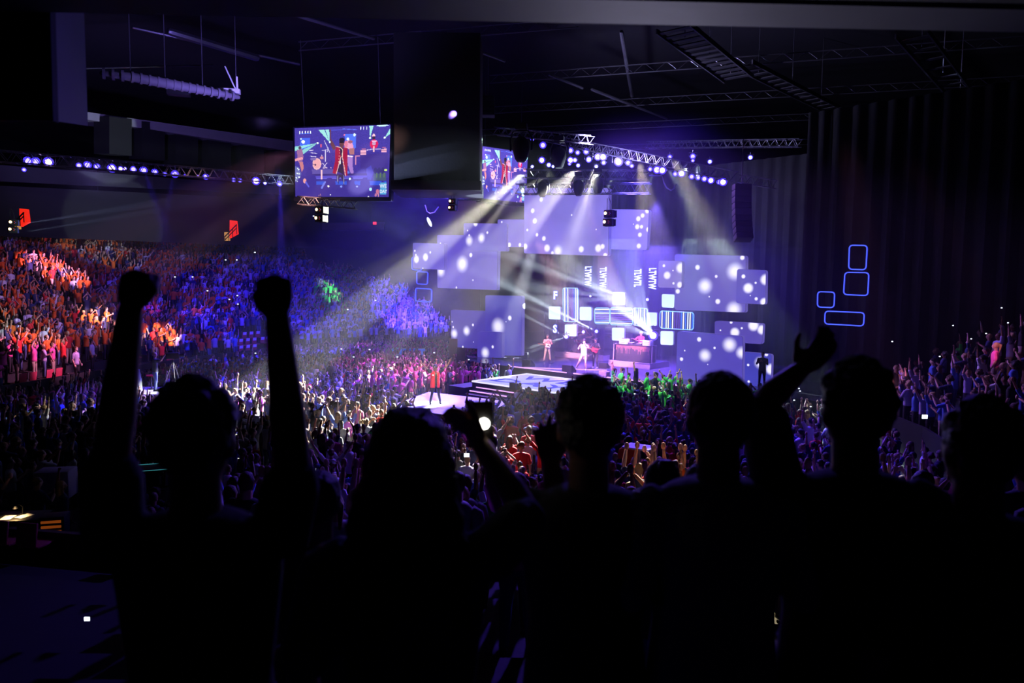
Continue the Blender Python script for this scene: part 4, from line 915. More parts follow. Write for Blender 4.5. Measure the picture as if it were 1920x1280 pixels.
RIGHTL = [(998, 261, 3, 'b'), (1018, 272, 5.5, 'b'), (1016, 300, 5.5, 'v'), (1029, 309, 4, 'w'), (1037, 312, 2.8, 'w'), (998, 312, 2.8, 'w'), (1070, 282, 5, 'b'), (1083, 286, 4, 'b'), (1099, 284, 5, 'b'), (1070, 300, 5.5, 'v'), (1078, 300, 4, 'v'), (1104, 299, 5, 'v'), (1068, 307, 3, 'b'), (1084, 310, 3.6, 'w'), (1118, 312, 3.2, 'w'), (1121, 294, 6, 'v'), (1131, 294, 6.5, 'v'), (1132, 305, 4, 'b'), (1160, 303, 7.5, 'v'),
    (1161, 296, 3, 'b'), (1178, 305, 5, 'b'), (1185, 311, 3.5, 'b'), (1219, 317, 4, 'b'), (1232, 318, 6.5, 'v'), (1242, 319, 6.5, 'v'), (1266, 326, 4.2, 'b'), (1278, 325, 6, 'v'), (1297, 331, 4.5, 'b'), (1309, 333, 4, 'b'), (1321, 335, 5, 'b'), (1333, 338, 5.5, 'v'), (1348, 341, 4, 'b'), (1356, 341, 6.5, 'v')]
lamp_row([(x, y, r, k, yr(x) - .45) for x, y, r, k in RIGHTL], 'lamp on the right truss', 'lamps on the right truss', lambda px, py, Y: CAM + Vector((-6 + (px % 5) * 2, 4, -4)))
HI = [(1256, 294, 3.8, 'b'), (1299, 293, 4.8, 'b'), (1299, 301, 3, 'b'), (1331, 303, 3.8, 'w'), (1407, 295, 4, 'w'), (1405, 352, 3, 'd'), (887, 302, 3.8, 'b'), (895, 313, 3, 'w'), (1392, 345, 2.6, 'd')]
lamp_row([(x, y, r, k, 40) for x, y, r, k in HI], 'lamp high beside the right truss', 'scattered lamps near the right truss', lambda px, py, Y: CAM + Vector((0, 4, -3)))
for i, (px, py, v, r, lb) in enumerate([(1062, 631, 6.2, 4, 'beam lamp behind the drum kit throwing light to the left'), (1094, 622, 6.2, 3, 'small beam lamp above the drummer'), (1118.5, 621, 6.2, 3.4, 'beam lamp throwing a narrow fan up to the left, over the bassist'), (1225, 629, 3.2, 8, 'brightest beam lamp, right of the disc jockey'), (1214, 561.5, 5.5, 3, 'small lamp under the last letter column'), (1107, 555, 6.4, 2, 'tiny lamp between letter columns and horizontal bars')]):
    c = plane_hit(px, py, v); t = thing('beam_lamp', lb, 'stage lamp', c); s_ = r * (c - CAM).length / F / .118; t.scale = (s_,) * 3
    t.rotation_euler = (CAM + Vector((-8, 0, 0)) - c).to_track_quat('Z', 'Y').to_euler()
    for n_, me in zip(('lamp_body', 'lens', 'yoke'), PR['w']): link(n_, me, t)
# double lamp boxes
def lamp_pod(px, py, Y, s_, yaw, lb, side_m):
    c = P(px, py, Y); t = thing('double_lamp_pod', lb, 'stage lamp', c, yaw); t.scale = (s_,) * 3
    for z, x in ((.28, .03), (-.28, -.03)):
        b = MB(); b.box((x, 0, z), (.62, .5, .5), bev=.03); b.box((x, -.26, z - .2), (.5, .04, .05)); bo = b.build('lamp_box', M['black'], t)
        d = MB(); d.box((x + .32, 0, z), (.03, .40, .42)); d.box((x + .36, .22, z), (.12, .03, .46)); d.build('side_door', side_m, t, False)
        l = MB(); l.lathe([(.09, 0), (.105, .02), (.06, .06), (.01, .07)], 14, (x - .19, -.26, z + .03), Matrix.Rotation(R(90), 3, 'X')); l.build('lens', lensWarm, t)
        for k in range(3):
            g = MB(); g.ell((x + .08 + .06 * (k % 2), -.26, z + .08 - .07 * k), (.016, .012, .016), 8, 5); g.build('indicator_light', redled if k != 1 else blueled, t)
    c_ = MB(); c_.tube([(-.15, 0, .5), (-.15, 0, 1.3)], .02, 6); c_.tube([(.1, 0, .5), (.12, 0, .9), (.05, 0, 1.15), (-.05, 0, 1.35)], .02, 6); c_.build('hanging_cable', M['black'], t)
redled = emis('red_indicator', (1, .05, .02), 2); blueled = emis('blue_indicator', (.2, .2, 1), 1.5)
dimblue = mat('painted_door_blue', (.10, .10, .35), .4, var=.2)
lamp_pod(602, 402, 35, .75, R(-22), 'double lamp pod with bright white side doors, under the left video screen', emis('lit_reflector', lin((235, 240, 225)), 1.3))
lamp_pod(849, 384, 38, .62, R(-18), 'black double lamp pod with two warm bulbs, left of the right video screen', dimblue)
lamp_pod(1142, 409, 33, .72, R(-30), 'double lamp pod with blue-lit sides hanging before the big lavender panel', dimblue)
lamp_pod(24, 424, 34, .62, R(40), 'double lamp pod at the far left edge throwing two thin beams', dimblue)
# big dark moving-head fixtures in silhouette
for px, py, Y, s_, lb in ((977, 276, 30, 1.0, 'large black moving-head lamp hanging over the right video screen'), (1048, 292, 34, .95, 'black moving-head lamp right of the one over the right screen'), (1017, 352, 39, .8, 'leftmost of three black lamps hanging from the low dark truss'), (1085, 350, 38, .8, 'middle of three black lamps hanging from the low dark truss'), (1121, 345, 38, .85, 'rightmost of three black lamps hanging from the low dark truss')):
    c = P(px, py, Y); t = thing('moving_head_lamp', lb, 'stage lamp', c, R(-12)); t.scale = (s_,) * 3
    MB().rings([(0, 0, -.62, .17, .17), (0, 0, -.5, .26, .26), (0, 0, -.1, .38, .36), (0, 0, .25, .34, .32), (0, 0, .42, .16, .2)], 16).build('lamp_head', M['black'], t)
    y = MB(); y.tube([(-.46, 0, -.12), (-.48, 0, .35), (-.3, 0, .68), (.3, 0, .68), (.48, 0, .35), (.46, 0, -.12)], .045, 8); y.build('yoke', M['steel'], t)
    MB().box((0, 0, .86), (.5, .4, .28), bev=.03).build('base', M['black'], t)
th = thing('cable_loop', 'drooping pale cable loop below the right lighting truss', 'cable', P(1240, 327, 37)); o0 = th.location.copy()
MB().tube([P(x, y, 37) - o0 for x, y in ((1218, 329), (1241, 329), (1245, 343), (1250, 352), (1258, 357), (1264, 353), (1268, 345))], .035, 6).build('cable', M['alu'], th)
th = thing('cable_loop', 'white looping cable beside a small lit lamp, left of the lavender panels', 'cable', P(810, 405, 40)); o0 = th.location.copy()
MB().tube([P(x, y, 40) - o0 for x, y in ((797, 385), (800, 396), (806, 400), (815, 398), (822, 388))], .03, 6).build('cable', M['white'], th)
MB().ell(P(805, 416, 40) - o0, (.10, .08, .30), 10, 8, Matrix.Rotation(R(-25), 3, 'Y')).build('small_lamp', emis('small_lamp_glow', lin((220, 230, 255)), 1.6), th)
# line-array speakers, dim
for px, py, Y, n, lb in ((1390, 375, 33, 9, 'curved hanging line-array loudspeaker in front of the black curtain'), (915, 205, 42, 4, 'bluish loudspeaker box hanging above the right video screen')):
    c = P(px, py, Y); t = thing('line_array_speaker', lb, 'loudspeaker', c)
    for k in range(n):
        b = MB(); b.box((0, -.05 * k * k * .15, -.30 * k + .6), (.8, .5, .28), B=Matrix.Rotation(R(-3 * k), 3, 'X'), bev=.02); b.build('speaker_cabinet', M['black'], t)
    MB().tube([(0, 0, .7), (0, 0, 3.0)], .03, 6).build('hanging_cable', M['steel'], t)
# vomitory doors glowing red, with railings
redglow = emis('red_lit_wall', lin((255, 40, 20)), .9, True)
for px, py, Y, lb in ((43, 408, 43, 'red glowing stand entrance with black railing, far left'), (437, 430, 60, 'red glowing stand entrance with black railing below the left truss')):
    c = P(px, py, Y); t = thing('stand_entrance', lb, 'entrance', c); k = Y / F
    MB().prism([(-7 * k, -16 * k), (8 * k, -8 * k), (6 * k, 16 * k), (-6 * k, 17 * k)], 0, .3).build('lit_wall', redglow, t, False)
    rl = MB(); rl.tube([(-12 * k, -.4, -14 * k), (10 * k, -.4, 8 * k)], .05, 6); rl.tube([(-12 * k, -.4, -20 * k), (10 * k, -.4, 2 * k)], .04, 6)
    for j in range(4): x = -12 * k + j * 7.3 * k; rl.tube([(x, -.4, -30 * k + j * 7 * k), (x, -.4, -14 * k + j * 7.3 * k)], .03, 5)
    rl.build('railing', M['black'], t)
    MB().box((-12 * k, .1, -13 * k), (10 * k, .1, 16 * k)).build('poster', emis('lit_poster', lin((210, 150, 80)), .8), t, False)
for px, py, Y, lb in ((356, 422, 64, 'small red exit light between the truss and left stand'), (703, 418.5, 67, 'small red exit light on the band right of the white lamp pod')):
    t = thing('exit_light', lb, 'exit light', P(px, py, Y)); MB().box((0, 0, 0), (.30, .12, .22), bev=.02).build('housing', M['dark'], t); MB().box((0, -.08, 0), (.32, .04, .24), bev=.015).build('glowing_face', emis('exit_red', (1, .02, .05), 3), t)
# blue backlit boxes at the left wing of the stage, blue awning patch, brown door
for x0, x1, lb in ((734, 771, 'left blue backlit box behind the pink crowd'), (775, 808, 'right blue backlit box behind the pink crowd')):
    q = [P(x0, 653, 53), P(x1, 653, 53), P(x1, 690, 53), P(x0, 690, 53)]; c = sum(q, Vector()) / 4; t = thing('backlit_box', lb, 'light box', c)
    MB().box((0, .2, 0), ((q[1] - q[0]).x, .4, (q[0] - q[3]).z), bev=.05).build('box_body', M['white'], t); MB().box((0, -.02, 0), ((q[1] - q[0]).x * .98, .03, (q[0] - q[3]).z * .96), bev=.01).build('glowing_face', emis('blue_backlight', lin((40, 80, 205)), .75, True), t)
tag(MB().box(P(857, 668, 50), (1.15, .3, 2.6)).build('door_panel', M['wood'], smooth=False), 'brown wooden door panel under the lower left lavender panels', 'door panel')

# ------------------------------------------------------------------ performers and their gear
def perf(label, px, py, zf, yaw, sc, skin, mats, spec, vox=.016, names=None, group=None, loc=None):
    ms = person_meshes(spec, vox); l = loc if loc is not None else PZ(px, py, zf)
    return place_person(ms, l, yaw, skin, mats, label, group, sc, names=names), l
def face_yaw(l, tgt): d = Vector(tgt) - Vector(l); return math.atan2(-d.x, d.y)
sunglass = mat('dark_glasses', (.01, .01, .01), .15)
# singer
l0 = PZ(816, 757, RUN_Z)
sp = person_spec(hair='cap', arms={-1: ((-.46, .08, 1.62), (-.62, .10, 1.88), 'open', (0, 1, 0)), 1: ((.42, .05, 1.63), (.60, .10, 1.83), 'grip', (0, 1, 0))}, legs={-1: (Vector((-.14, .02, .5)), Vector((-.22, 0, .1))), 1: (Vector((.14, .02, .5)), Vector((.22, 0, .1)))}, sleeve=.3)
singer, _ = perf('singer in open red vest and black trousers, both arms thrown wide on the runway', 0, 0, 0, R(200), 1.10, M['skin3'], dict(shirt=M['sh_black'], trousers=M['leather'], shoes=M['leather'], hair=M['hairB']), sp, .014, dict(hair='cap'), loc=l0)
vb = MB()
for s in (-1, 1):
    n = 8; ring = []
    for k in range(n + 1):
        a = R(12) + (R(168) - R(12)) * k / n                       # from front opening round to the back
        ring.append((math.sin(a) * s, math.cos(a)))
    prof = [(.74, .215, .155), (.95, .20, .145), (1.10, .185, .13), (1.25, .20, .142), (1.38, .205, .135), (1.455, .13, .09)]
    vs = [(x * rx, y * ry, z) for z, rx, ry in prof for x, y in ring]
    fs = [(j * (n + 1) + i, j * (n + 1) + i + 1, (j + 1) * (n + 1) + i + 1, (j + 1) * (n + 1) + i) for j in range(len(prof) - 1) for i in range(n)]
    vb.add(vs, fs)
vo = vb.build('vest', M['red'], singer); sd = vo.modifiers.new('thickness', 'SOLIDIFY'); sd.thickness = .012
tm = MB()
for s in (-1, 1): tm.tube([(s * .05, .155, .75), (s * .045, .147, .95), (s * .042, .15, 1.25), (s * .04, .13, 1.40)], .010, 6)
for k in range(6): tm.ell((-.075, .150, .85 + k * .085), (.011, .008, .011), 8, 5)
tm.build('vest_trim', M['gold'], singer)
gl = MB(); gl.box((0, .104, 1.648), (.13, .02, .03), bev=.006); gl.build('sunglasses', sunglass, singer)
mc = MB(); mc.tube([(.605, .14, 1.88), (.63, .15, 2.02)], [.014, .018], 8); mc.ell((.635, .153, 2.05), (.028, .028, .03), 10, 6); mic = mc.build('microphone', M['black'], None, loc=l0, rz=R(200)); mic.scale = (1.1,) * 3; tag(mic, 'microphone held up in the singer\'s raised hand', 'microphone')

def guitar(name, lb, base_m, loc, yaw, tilt, sc=1.0):
    t = thing(name, lb, 'guitar', loc, yaw); t.scale = (sc,) * 3; t.rotation_euler = (0, tilt, yaw)
    b = MB(); prof = [(-.22, 0), (-.20, .12), (-.10, .16), (.0, .11), (.10, .14), (.20, .15), (.17, .06), (.19, 0), (.17, -.06), (.20, -.12), (.10, -.15), (0, -.12), (-.10, -.17), (-.20, -.13)]
    b.prism(prof, -.025, .025); b.build('guitar_body', base_m, t, False)
    b = MB(); b.box((.46, .03, 0), (.60, .025, .05)); b.box((.79, .025, .01), (.14, .02, .085)); b.build('neck', M['wood'], t, False)
    b = MB(); b.box((-.02, .032, 0), (.14, .02, .07)); b.box((-.14, .032, 0), (.04, .02, .10)); b.build('pickup', M['black'], t, False)
    b = MB(); b.tube([(-.2, -.01, .1), (-.12, -.10, .34), (.06, -.12, .42), (.18, -.02, .16)], .018, 6); b.build('strap', M['black'], t)
    return t
ARMG = {-1: ((-.30, .06, 1.14), (-.10, .20, 1.10), 'relax', (0, -1, 0)), 1: ((.30, .12, 1.12), (.33, .34, 1.20), 'grip', (0, -1, 0))}
gl0 = PZ(1026, 677, STAGE_Z); gy = R(190)
perf('guitarist in salmon shirt and tan trousers standing at the left of the band', 0, 0, 0, gy, 1.02, M['skin'], dict(shirt=mat('salmon_shirt', (.75, .25, .22), .8, bump=.2, bscale=60), trousers=M['khaki'], shoes=M['leather'], hair=M['hairB']), person_spec(hair='short', arms=ARMG, sleeve=1.2, legs={-1: (Vector((-.14, .03, .5)), Vector((-.20, 0, .1))), 1: (Vector((.14, .03, .5)), Vector((.20, 0, .1)))}), loc=gl0)
guitar('electric_guitar', 'pale electric guitar slung on the guitarist in salmon', M['white'], gl0 + Vector((0.02, -.22, 1.06)), gy + R(0), R(-12), .82)
b0 = PZ(1116, 690, STAGE_Z); by = R(150)
perf('bassist in black shirt and cap bending over a red bass', 0, 0, 0, by, 1.06, M['skin3'], dict(shirt=M['sh_black'], trousers=M['trouserK'], shoes=M['white'], hair=M['sh_black']), person_spec(hair='cap', arms=ARMG, sleeve=.5), names=dict(hair='cap'), loc=b0)
guitar('bass_guitar', 'red bass guitar slung on the bassist in black', M['red'], b0 + Vector((-.08, -.24, 1.14)), by + R(30), R(-16), .95)
s0 = PZ(1094, 694, STAGE_Z)
perf('dancer in white top, tan trousers and dark bowler hat, front of the band', 0, 0, 0, R(165), 1.06, M['skin2'], dict(shirt=M['sh_white'], trousers=M['khaki'], shoes=M['white'], hair=M['hairB']), person_spec(hair='bowler', arms={-1: ((-.26, .20, 1.30), (-.10, .26, 1.52), 'relax', (0, -1, 0)), 1: ((.28, .16, 1.22), (.16, .30, 1.40), 'relax', (0, -1, 0))}, sleeve=.6, legs={-1: (Vector((-.12, .06, .5)), Vector((-.12, 0, .1))), 1: (Vector((.22, .10, .5)), Vector((.42, -.06, .14)))}), names=dict(hair='bowler_hat'), loc=s0)
# risers
def riser(lb, u0, u1, v0, v1, h):
    t = thing('riser', lb, 'riser', S(u0, v0, STAGE_Z)); slab_uv('riser_deck', u0, u1, v0, v1, STAGE_Z, STAGE_Z + h, [M['deck'], M['riser']], t); strip('riser_edge', S(u0, v0 - .02, STAGE_Z + h), S(u1, v0 - .02, STAGE_Z + h), t, .025, M['riser']); return t
def uv_of(p): d = p - SA; return d.dot(SU), d.dot(SV)
ul, vl = uv_of(PZ(1040, 668, STAGE_Z)); ur, vr = uv_of(PZ(1128, 677, STAGE_Z)); 
riser('drum riser with pale pink front edge at the left of the band', ul, ur, vl, vl + 2.6, .36)
dz = STAGE_Z + .36; dk = S((ul + ur) / 2 - .35, vl + 1.1, dz)
dt = thing('drum_kit', 'drum kit with white-headed bass drum on the left riser', 'drum kit', dk, S_YAW + R(-8))
RX = Matrix.Rotation(R(90), 3, 'X')
sh_m = mat('drum_shell', (.35, .05, .08), .3, var=.1); hd_m = mat('drum_head', (.85, .8, .8), .5, var=.04)
def drum(nm, c, r, h, B=None, sm=None):
    B = B or Matrix.Identity(3); o = MB().lathe([(r, -h / 2), (r, h / 2)], 24, c, B).build(nm, sm or sh_m, dt)
    e = Vector(c) + B @ Vector((0, 0, h / 2)); MB().lathe([(r * .97, 0), (r * .97, .012)], 24, e, B).build('drum_skin', hd_m, o)
    hp = MB()
    for z in (-h / 2, h / 2): hp.lathe([(r * 1.03, z - .02), (r * 1.03, z + .02)], 24, c, B)
    hp.build('hoop', M['alu'], o); return o
drum('bass_drum', (-.35, -.35, .36), .34, .42, RX)
drum('tom_drum', (-.52, -.25, .86), .16, .20, Matrix.Rotation(R(25), 3, 'X')); drum('tom_drum', (-.15, -.25, .86), .16, .20, Matrix.Rotation(R(25), 3, 'X')); drum('floor_tom', (.32, .05, .42), .22, .38); drum('snare_drum', (-.85, .1, .62), .18, .14)
for x, y, z, r in ((-1.0, -.2, 1.15, .22), (.1, -.35, 1.28, .24), (.55, -.05, 1.12, .25), (-.5, .0, 1.38, .20), (-1.15, .15, .95, .18)):
    B = Matrix.Rotation(R(14), 3, 'X'); o = MB().lathe([(.02, .03), (.05, .012), (r, -.012), (r, -.016)], 20, (x, y, z), B).build('cymbal', M['gold'], dt)
    k = MB(); k.tube([(x, y, z), (x, y + .05, .25)], .012, 6)
    for a in (0, 2.1, 4.2): k.tube([(x, y + .05, .25), (x + .22 * math.cos(a), y + .05 + .22 * math.sin(a), .01)], .01, 5)
    k.build('cymbal_stand', M['alu'], dt)
k = MB()
for s_ in (-1, 1): k.tube([(-.35 + s_ * .25, -.5, .4), (-.35 + s_ * .42, -.62, .01)], .014, 6)
k.build('spur', M['alu'], dt)
dsp = person_spec(L='clap', Rr='upv', hair='curly', sleeve=.5, legs={-1: (Vector((-.20, .40, .84)), Vector((-.22, .42, .42))), 1: (Vector((.20, .40, .84)), Vector((.22, .42, .42)))})
perf('drummer in black behind the drum kit with one arm raised', 0, 0, 0, S_YAW + R(180), 1.0, M['skin'], dict(shirt=M['sh_black'], trousers=M['trouserK'], shoes=M['leather'], hair=M['hairB']), dsp, .02, loc=S((ul + ur) / 2 - .25, vl + 2.0, dz - .34))
tag(MB().lathe([(.18, 0), (.18, .03), (.03, .04), (.03, .42), (.17, .45), (.17, .50)], 16, S((ul + ur) / 2 - .25, vl + 2.0, dz)).build('drum_stool', M['black']), 'round black stool the drummer sits on', 'stool')
# amplifier stack
at = thing('amplifier_stack', 'tall amplifier stack with stacked heads behind the bassist', 'amplifier', S(ur - .1, vl + 1.0, STAGE_Z), S_YAW)
for k in range(2): MB().box((0, 0, .40 + k * .8), (.75, .45, .76), bev=.02).build('speaker_cabinet', M['blackcloth'], at)
for k in range(3): MB().box((0, -.02, 1.72 + k * .2), (.72, .40, .17), bev=.015).build('amplifier_head', M['steel'], at)
a2 = thing('dark_rack', 'dark equipment rack right behind the amplifier stack', 'equipment rack', S(ur + .8, vl + 1.6, STAGE_Z), S_YAW)
MB().box((0, 0, .9), (.6, .5, 1.8), bev=.02).build('rack_case', M['dark'], a2)
# DJ riser, table, decks
pL = PZ(1140, 685, STAGE_Z); pR_ = PZ(1192, 690, STAGE_Z); dj_u0, dj_v0 = uv_of(pL); dj_u1, _ = uv_of(PZ(1195, 692, STAGE_Z))
dj_u1 = dj_u0 + 3.0
riser('disc jockey riser with pale pink front edge', dj_u0, dj_u1, dj_v0, dj_v0 + 2.4, .34); dz2 = STAGE_Z + .34
tc = S((dj_u0 + dj_u1) / 2 + .05, dj_v0 + .75, dz2)
tb = thing('dj_table', 'black-draped disc jockey table with fringed front', 'table', tc, S_YAW)
MB().box((0, 0, 1.02), (2.5, .8, .06), bev=.01).build('table_top', M['black'], tb); MB().box((0, -.02, .5), (2.44, .72, 1.0), bev=.02).build('table_drape', M['blackcloth'], tb)
f = MB(); rr = random.Random(5)
for k in range(58): x = -1.2 + k * .0421; L_ = rr.choice((.12, .2, .3, .5)); f.box((x, -.395, .98 - L_ / 2), (.012, .012, L_))
f.build('fringe', mat('fringe_orange', (.5, .16, .12), .7, var=.2), tb, False)
fr = MB(); fr.tube([(-1.45, -.3, 0), (-1.45, -.3, 1.0), (-1.25, -.3, 1.05)], .03, 6); fr.tube([(1.32, -.3, 0), (1.32, -.3, 1.05)], .02, 6); fr.build('side_frame', M['riser'], tb)
for x, lb in ((-.85, 'left turntable on the disc jockey table'), (.85, 'right turntable on the disc jockey table')):
    t = thing('turntable', lb, 'turntable', tc + SU * x + Vector((0, 0, 1.05)), S_YAW, 'turntables of the disc jockey')
    MB().box((0, 0, .16), (.52, .42, .32), bev=.015).build('case', M['white'], t); MB().box((0, -.215, .10), (.46, .01, .03)).build('case_line', M['black'], t, False); MB().box((0, -.215, .2), (.46, .01, .03)).build('case_line', M['black'], t, False)
    MB().lathe([(.17, 0), (.17, .03), (.01, .035)], 20, (0, 0, .32)).build('platter', M['black'], t); MB().tube([(.2, .12, .36), (.17, -.08, .37), (.1, -.1, .36)], .01, 6).build('tonearm', M['alu'], t)
for x, lb in ((-.32, 'mixer beside the left turntable'), (.3, 'laptop stand beside the right turntable')):
    t = thing('mixer', lb, 'mixer', tc + SU * x + Vector((0, 0, 1.05)), S_YAW); MB().box((0, 0, .05), (.34, .34, .1), bev=.01).build('case', M['steel'], t)
    k = MB()
    for i in range(9): k.lathe([(.014, 0), (.012, .03)], 8, (-.1 + .1 * (i % 3), -.1 + .1 * (i // 3), .1))
    k.build('knob', M['white'], t)
djl = S((dj_u0 + dj_u1) / 2 - .05, dj_v0 + 1.5, dz2)
perf('disc jockey in red top and white cap behind the draped table', 0, 0, 0, S_YAW + R(170), 1.06, M['skin'], dict(shirt=mat('crimson_shirt', (.75, .02, .12), .8, bump=.2, bscale=60), trousers=M['trouserK'], shoes=M['leather'], hair=M['sh_white']), person_spec(hair='cap', arms={-1: ((-.30, .12, 1.18), (-.20, .42, 1.22), 'relax', (0, 0, -1)), 1: ((.32, .15, 1.22), (.30, .42, 1.30), 'relax', (0, 0, -1))}, sleeve=1.2), names=dict(hair='cap'), loc=djl)
def wedge(lb, p, yaw, sc=1.0):
    t = thing('monitor_speaker', lb, 'monitor speaker', p, yaw); t.scale = (sc,) * 3
    b = MB(); n = [(-.25, 0), (.25, 0), (.25, .12), (-.1, .42), (-.25, .42)]
    vs = [(-.36, y, z) for y, z in n] + [(.36, y, z) for y, z in n]; b.add(vs, [(0, 1, 2, 3, 4), (9, 8, 7, 6, 5)] + [(k, k + 5, (k + 1) % 5 + 5, (k + 1) % 5) for k in range(5)]); b.build('cabinet', M['black'], t, False)
    MB().box((0, .085, .285), (.62, .40, .012), B=Matrix.Rotation(R(-40.6), 3, 'X')).build('grille', M['blackcloth'], t, False)
wedge('black wedge monitor near the left front of the main stage', PZ(991, 686, STAGE_Z), S_YAW, .95)
wedge('black wedge monitor centre front of the main stage', PZ(1067, 697, STAGE_Z), S_YAW, .95)
wedge('dark wedge monitor on the front edge of the lit platform', PZ(966, 728, PLAT_Z + .03) , S_YAW, .7)
wedge('dark wedge monitor at the far left of the main stage, by the tall panel', PZ(983, 670, STAGE_Z), S_YAW + R(20), .9)
wedge('dark wedge monitor between bassist and disc jockey riser', PZ(1133, 690, STAGE_Z), S_YAW, .8)
b = MB().box(PZ(1133, 706, STAGE_Z) + Vector((0, 0, .15)), (.5, .4, .3), S_YAW, bev=.02).build('floor_box', M['riser']); tag(b, 'small pale pink box at the stage front below the disc jockey riser', 'box')
# microphone stands
for px, py, lb in ((1034, 681, 'microphone stand in front of the guitarist'), (1120, 672, 'microphone stand beside the bassist')):
    p = PZ(px, py, STAGE_Z); t = thing('microphone_stand', lb, 'microphone stand', p)
    MB().lathe([(.16, 0), (.16, .02), (.02, .03)], 16).build('base', M['black'], t); MB().tube([(0, 0, .02), (0, 0, 1.45), (.1, -.1, 1.55)], .013, 6).build('pole', M['alu'], t); MB().ell((.12, -.12, 1.57), (.03, .03, .035), 8, 6).build('microphone', M['black'], t)
# roped people at the back: dark guard
perf('dark silhouetted figure standing before the rightmost bluish panel', 0, 0, 0, R(150), 1.05, M['skin3'], dict(shirt=M['sh_black'], trousers=M['trouserK'], shoes=M['leather'], hair=M['hairB']), person_spec(L='clap', Rr='clap', sleeve=1.2), .025, loc=P(1428, 727, 34.0))

# camera operator on the small left platform
c0 = P(292, 733, 31)
cp = thing('camera_platform', 'small yellow-lit camera platform in the crowd, left', 'platform', Vector((c0.x, c0.y, 0)))
MB().box((0, .2, c0.z / 2 - .03), (3.6, 2.2, c0.z - .06), bev=.02).build('platform_base', M['black'], cp); MB().box((0, .2, c0.z - .03), (3.64, 2.24, .06), bev=.01).build('platform_top', M['lilac'], cp)
perf('camera operator in black shirt and jeans standing on the small platform', 0, 0, 0, R(-70), 1.03, M['skin2'], dict(shirt=M['sh_black'], trousers=M['denim'], shoes=M['leather'], hair=M['hairY']), person_spec(hair='short', L='phone', Rr='phone', sleeve=.5), loc=c0)
t = thing('video_camera', 'professional video camera on a tripod worked by the operator', 'video camera', c0 + Vector((.75, .15, 0)), R(-70))
MB().box((0, 0, 1.62), (.22, .55, .28), bev=.03).build('camera_body', M['black'], t); MB().lathe([(.07, 0), (.085, .2), (.10, .22)], 14, (0, .27, 1.64), Matrix.Rotation(R(-90), 3, 'X')).build('lens', M['black'], t); MB().box((-.16, -.1, 1.80), (.16, .2, .12), bev=.01).build('viewfinder', M['black'], t)
k = MB()
for a in (.3, 2.4, 4.5): k.tube([(0, 0, 1.42), (.5 * math.cos(a), .5 * math.sin(a), .02)], .022, 6)
k.build('tripod', M['alu'], t)
t = thing('covered_case', 'grey cloth-covered equipment case beside the camera operator', 'case', c0 + Vector((-1.15, .0, 0)), R(8))
MB().rings([(0, 0, 0, .52, .40), (0, 0, .5, .50, .38), (0, 0, .95, .42, .34), (.02, 0, 1.08, .2, .2)], 10).build('cloth_cover', mat('grey_cover', (.22, .25, .24), .8, bump=.6, bscale=5), t); MB().box((.1, -.42, .35), (.4, .03, .18)).build('label_patch', M['paper'], t, False)
t = thing('round_stool', 'small round red-topped stool behind the operator', 'stool', c0 + Vector((-.45, .5, 0))); MB().lathe([(.22, .62), (.22, .68)], 18).build('seat', M['red'], t); MB().tube([(0, 0, .62), (0, 0, .0)], .03, 8).build('post', M['alu'], t); MB().lathe([(.2, 0), (.2, .03)], 16).build('base', M['alu'], t)
t = thing('standing_screen', 'pale green free-standing panel in the crowd by the rink wall', 'screen', P(383, 706, 40)); MB().box((0, 0, 0), (.14, .9, .95), R(15), bev=.02).build('panel', mat('pale_green_board', (.35, .5, .42), .7, var=.1), t); MB().tube([(0, 0, -.4), (0, 0, -2.0)], .03, 6).build('post', M['steel'], t)
# control desk at far left
d0 = P(20, 965, 14.6)
rz_ = d0.z - .80; tag(MB().box((d0.x + .35, 14.65, rz_ / 2), (2.9, 1.3, rz_), bev=.02).build('desk_riser', M['black']), 'black platform under the control desk at the far left', 'platform')
t = thing('control_desk', 'control desk with a warm lamp and lit papers, far left', 'desk', d0 + Vector((0, 0, -.8)), R(10))
MB().box((0, 0, .75), (1.4, .7, .05), bev=.01).build('desk_top', M['dark'], t)
for x in (-.65, .65):
    for y in (-.3, .3): MB().box((x, y, .36), (.05, .05, .72)).build('leg', M['steel'], t, False)
for i, (x, y, a, lb) in enumerate(((.02, -.12, 10, 'sheet of paper under the warm desk lamp'), (.30, .0, -20, 'sheet of paper at the right end of the desk'))):
    tag(MB().box(d0 + Vector((x, y, -.02)), (.22, .30, .004), R(a)).build('paper_sheet', M['paper'], smooth=False), lb, 'paper', 'papers on the control desk')
t = thing('desk_lamp', 'small black gooseneck lamp lighting the control desk', 'lamp', d0 + Vector((.18, .12, -.03))); MB().lathe([(.06, 0), (.06, .02)], 14).build('base', M['black'], t); MB().tube([(0, 0, .02), (0, 0, .18), (-.04, -.04, .24), (-.10, -.08, .22)], .009, 8).build('gooseneck', M['black'], t); MB().lathe([(.05, 0), (.02, .06)], 12, (-.10, -.08, .16)).build('lamp_shade', M['dark'], t)
MB().ell((-.10, -.08, .165), (.022, .022, .018), 8, 6).build('bulb', emis('warm_bulb', (1, .7, .35), 12, False), t)
e0 = P(103, 985, 14.6); t = thing('equipment_case', 'open flight case with amber-lit contents, right of the desk', 'case', e0, R(15)); MB().box((0, 0, -.05), (.5, .4, .6), bev=.02).build('case_body', M['dark'], t)
for k in range(4): MB().box((0, -.21, -.18 + .11 * k), (.38, .03, .05)).build('lit_shelf', emis('amber_panel', lin((150, 70, 20)), .5), t, False)
b1 = P(105, 905, 17); tag(MB().box(b1, (.8, .6, .7), R(12), bev=.03).build('road_case', M['sh_lilac']), 'large blue-lit road case with people standing behind it', 'case')
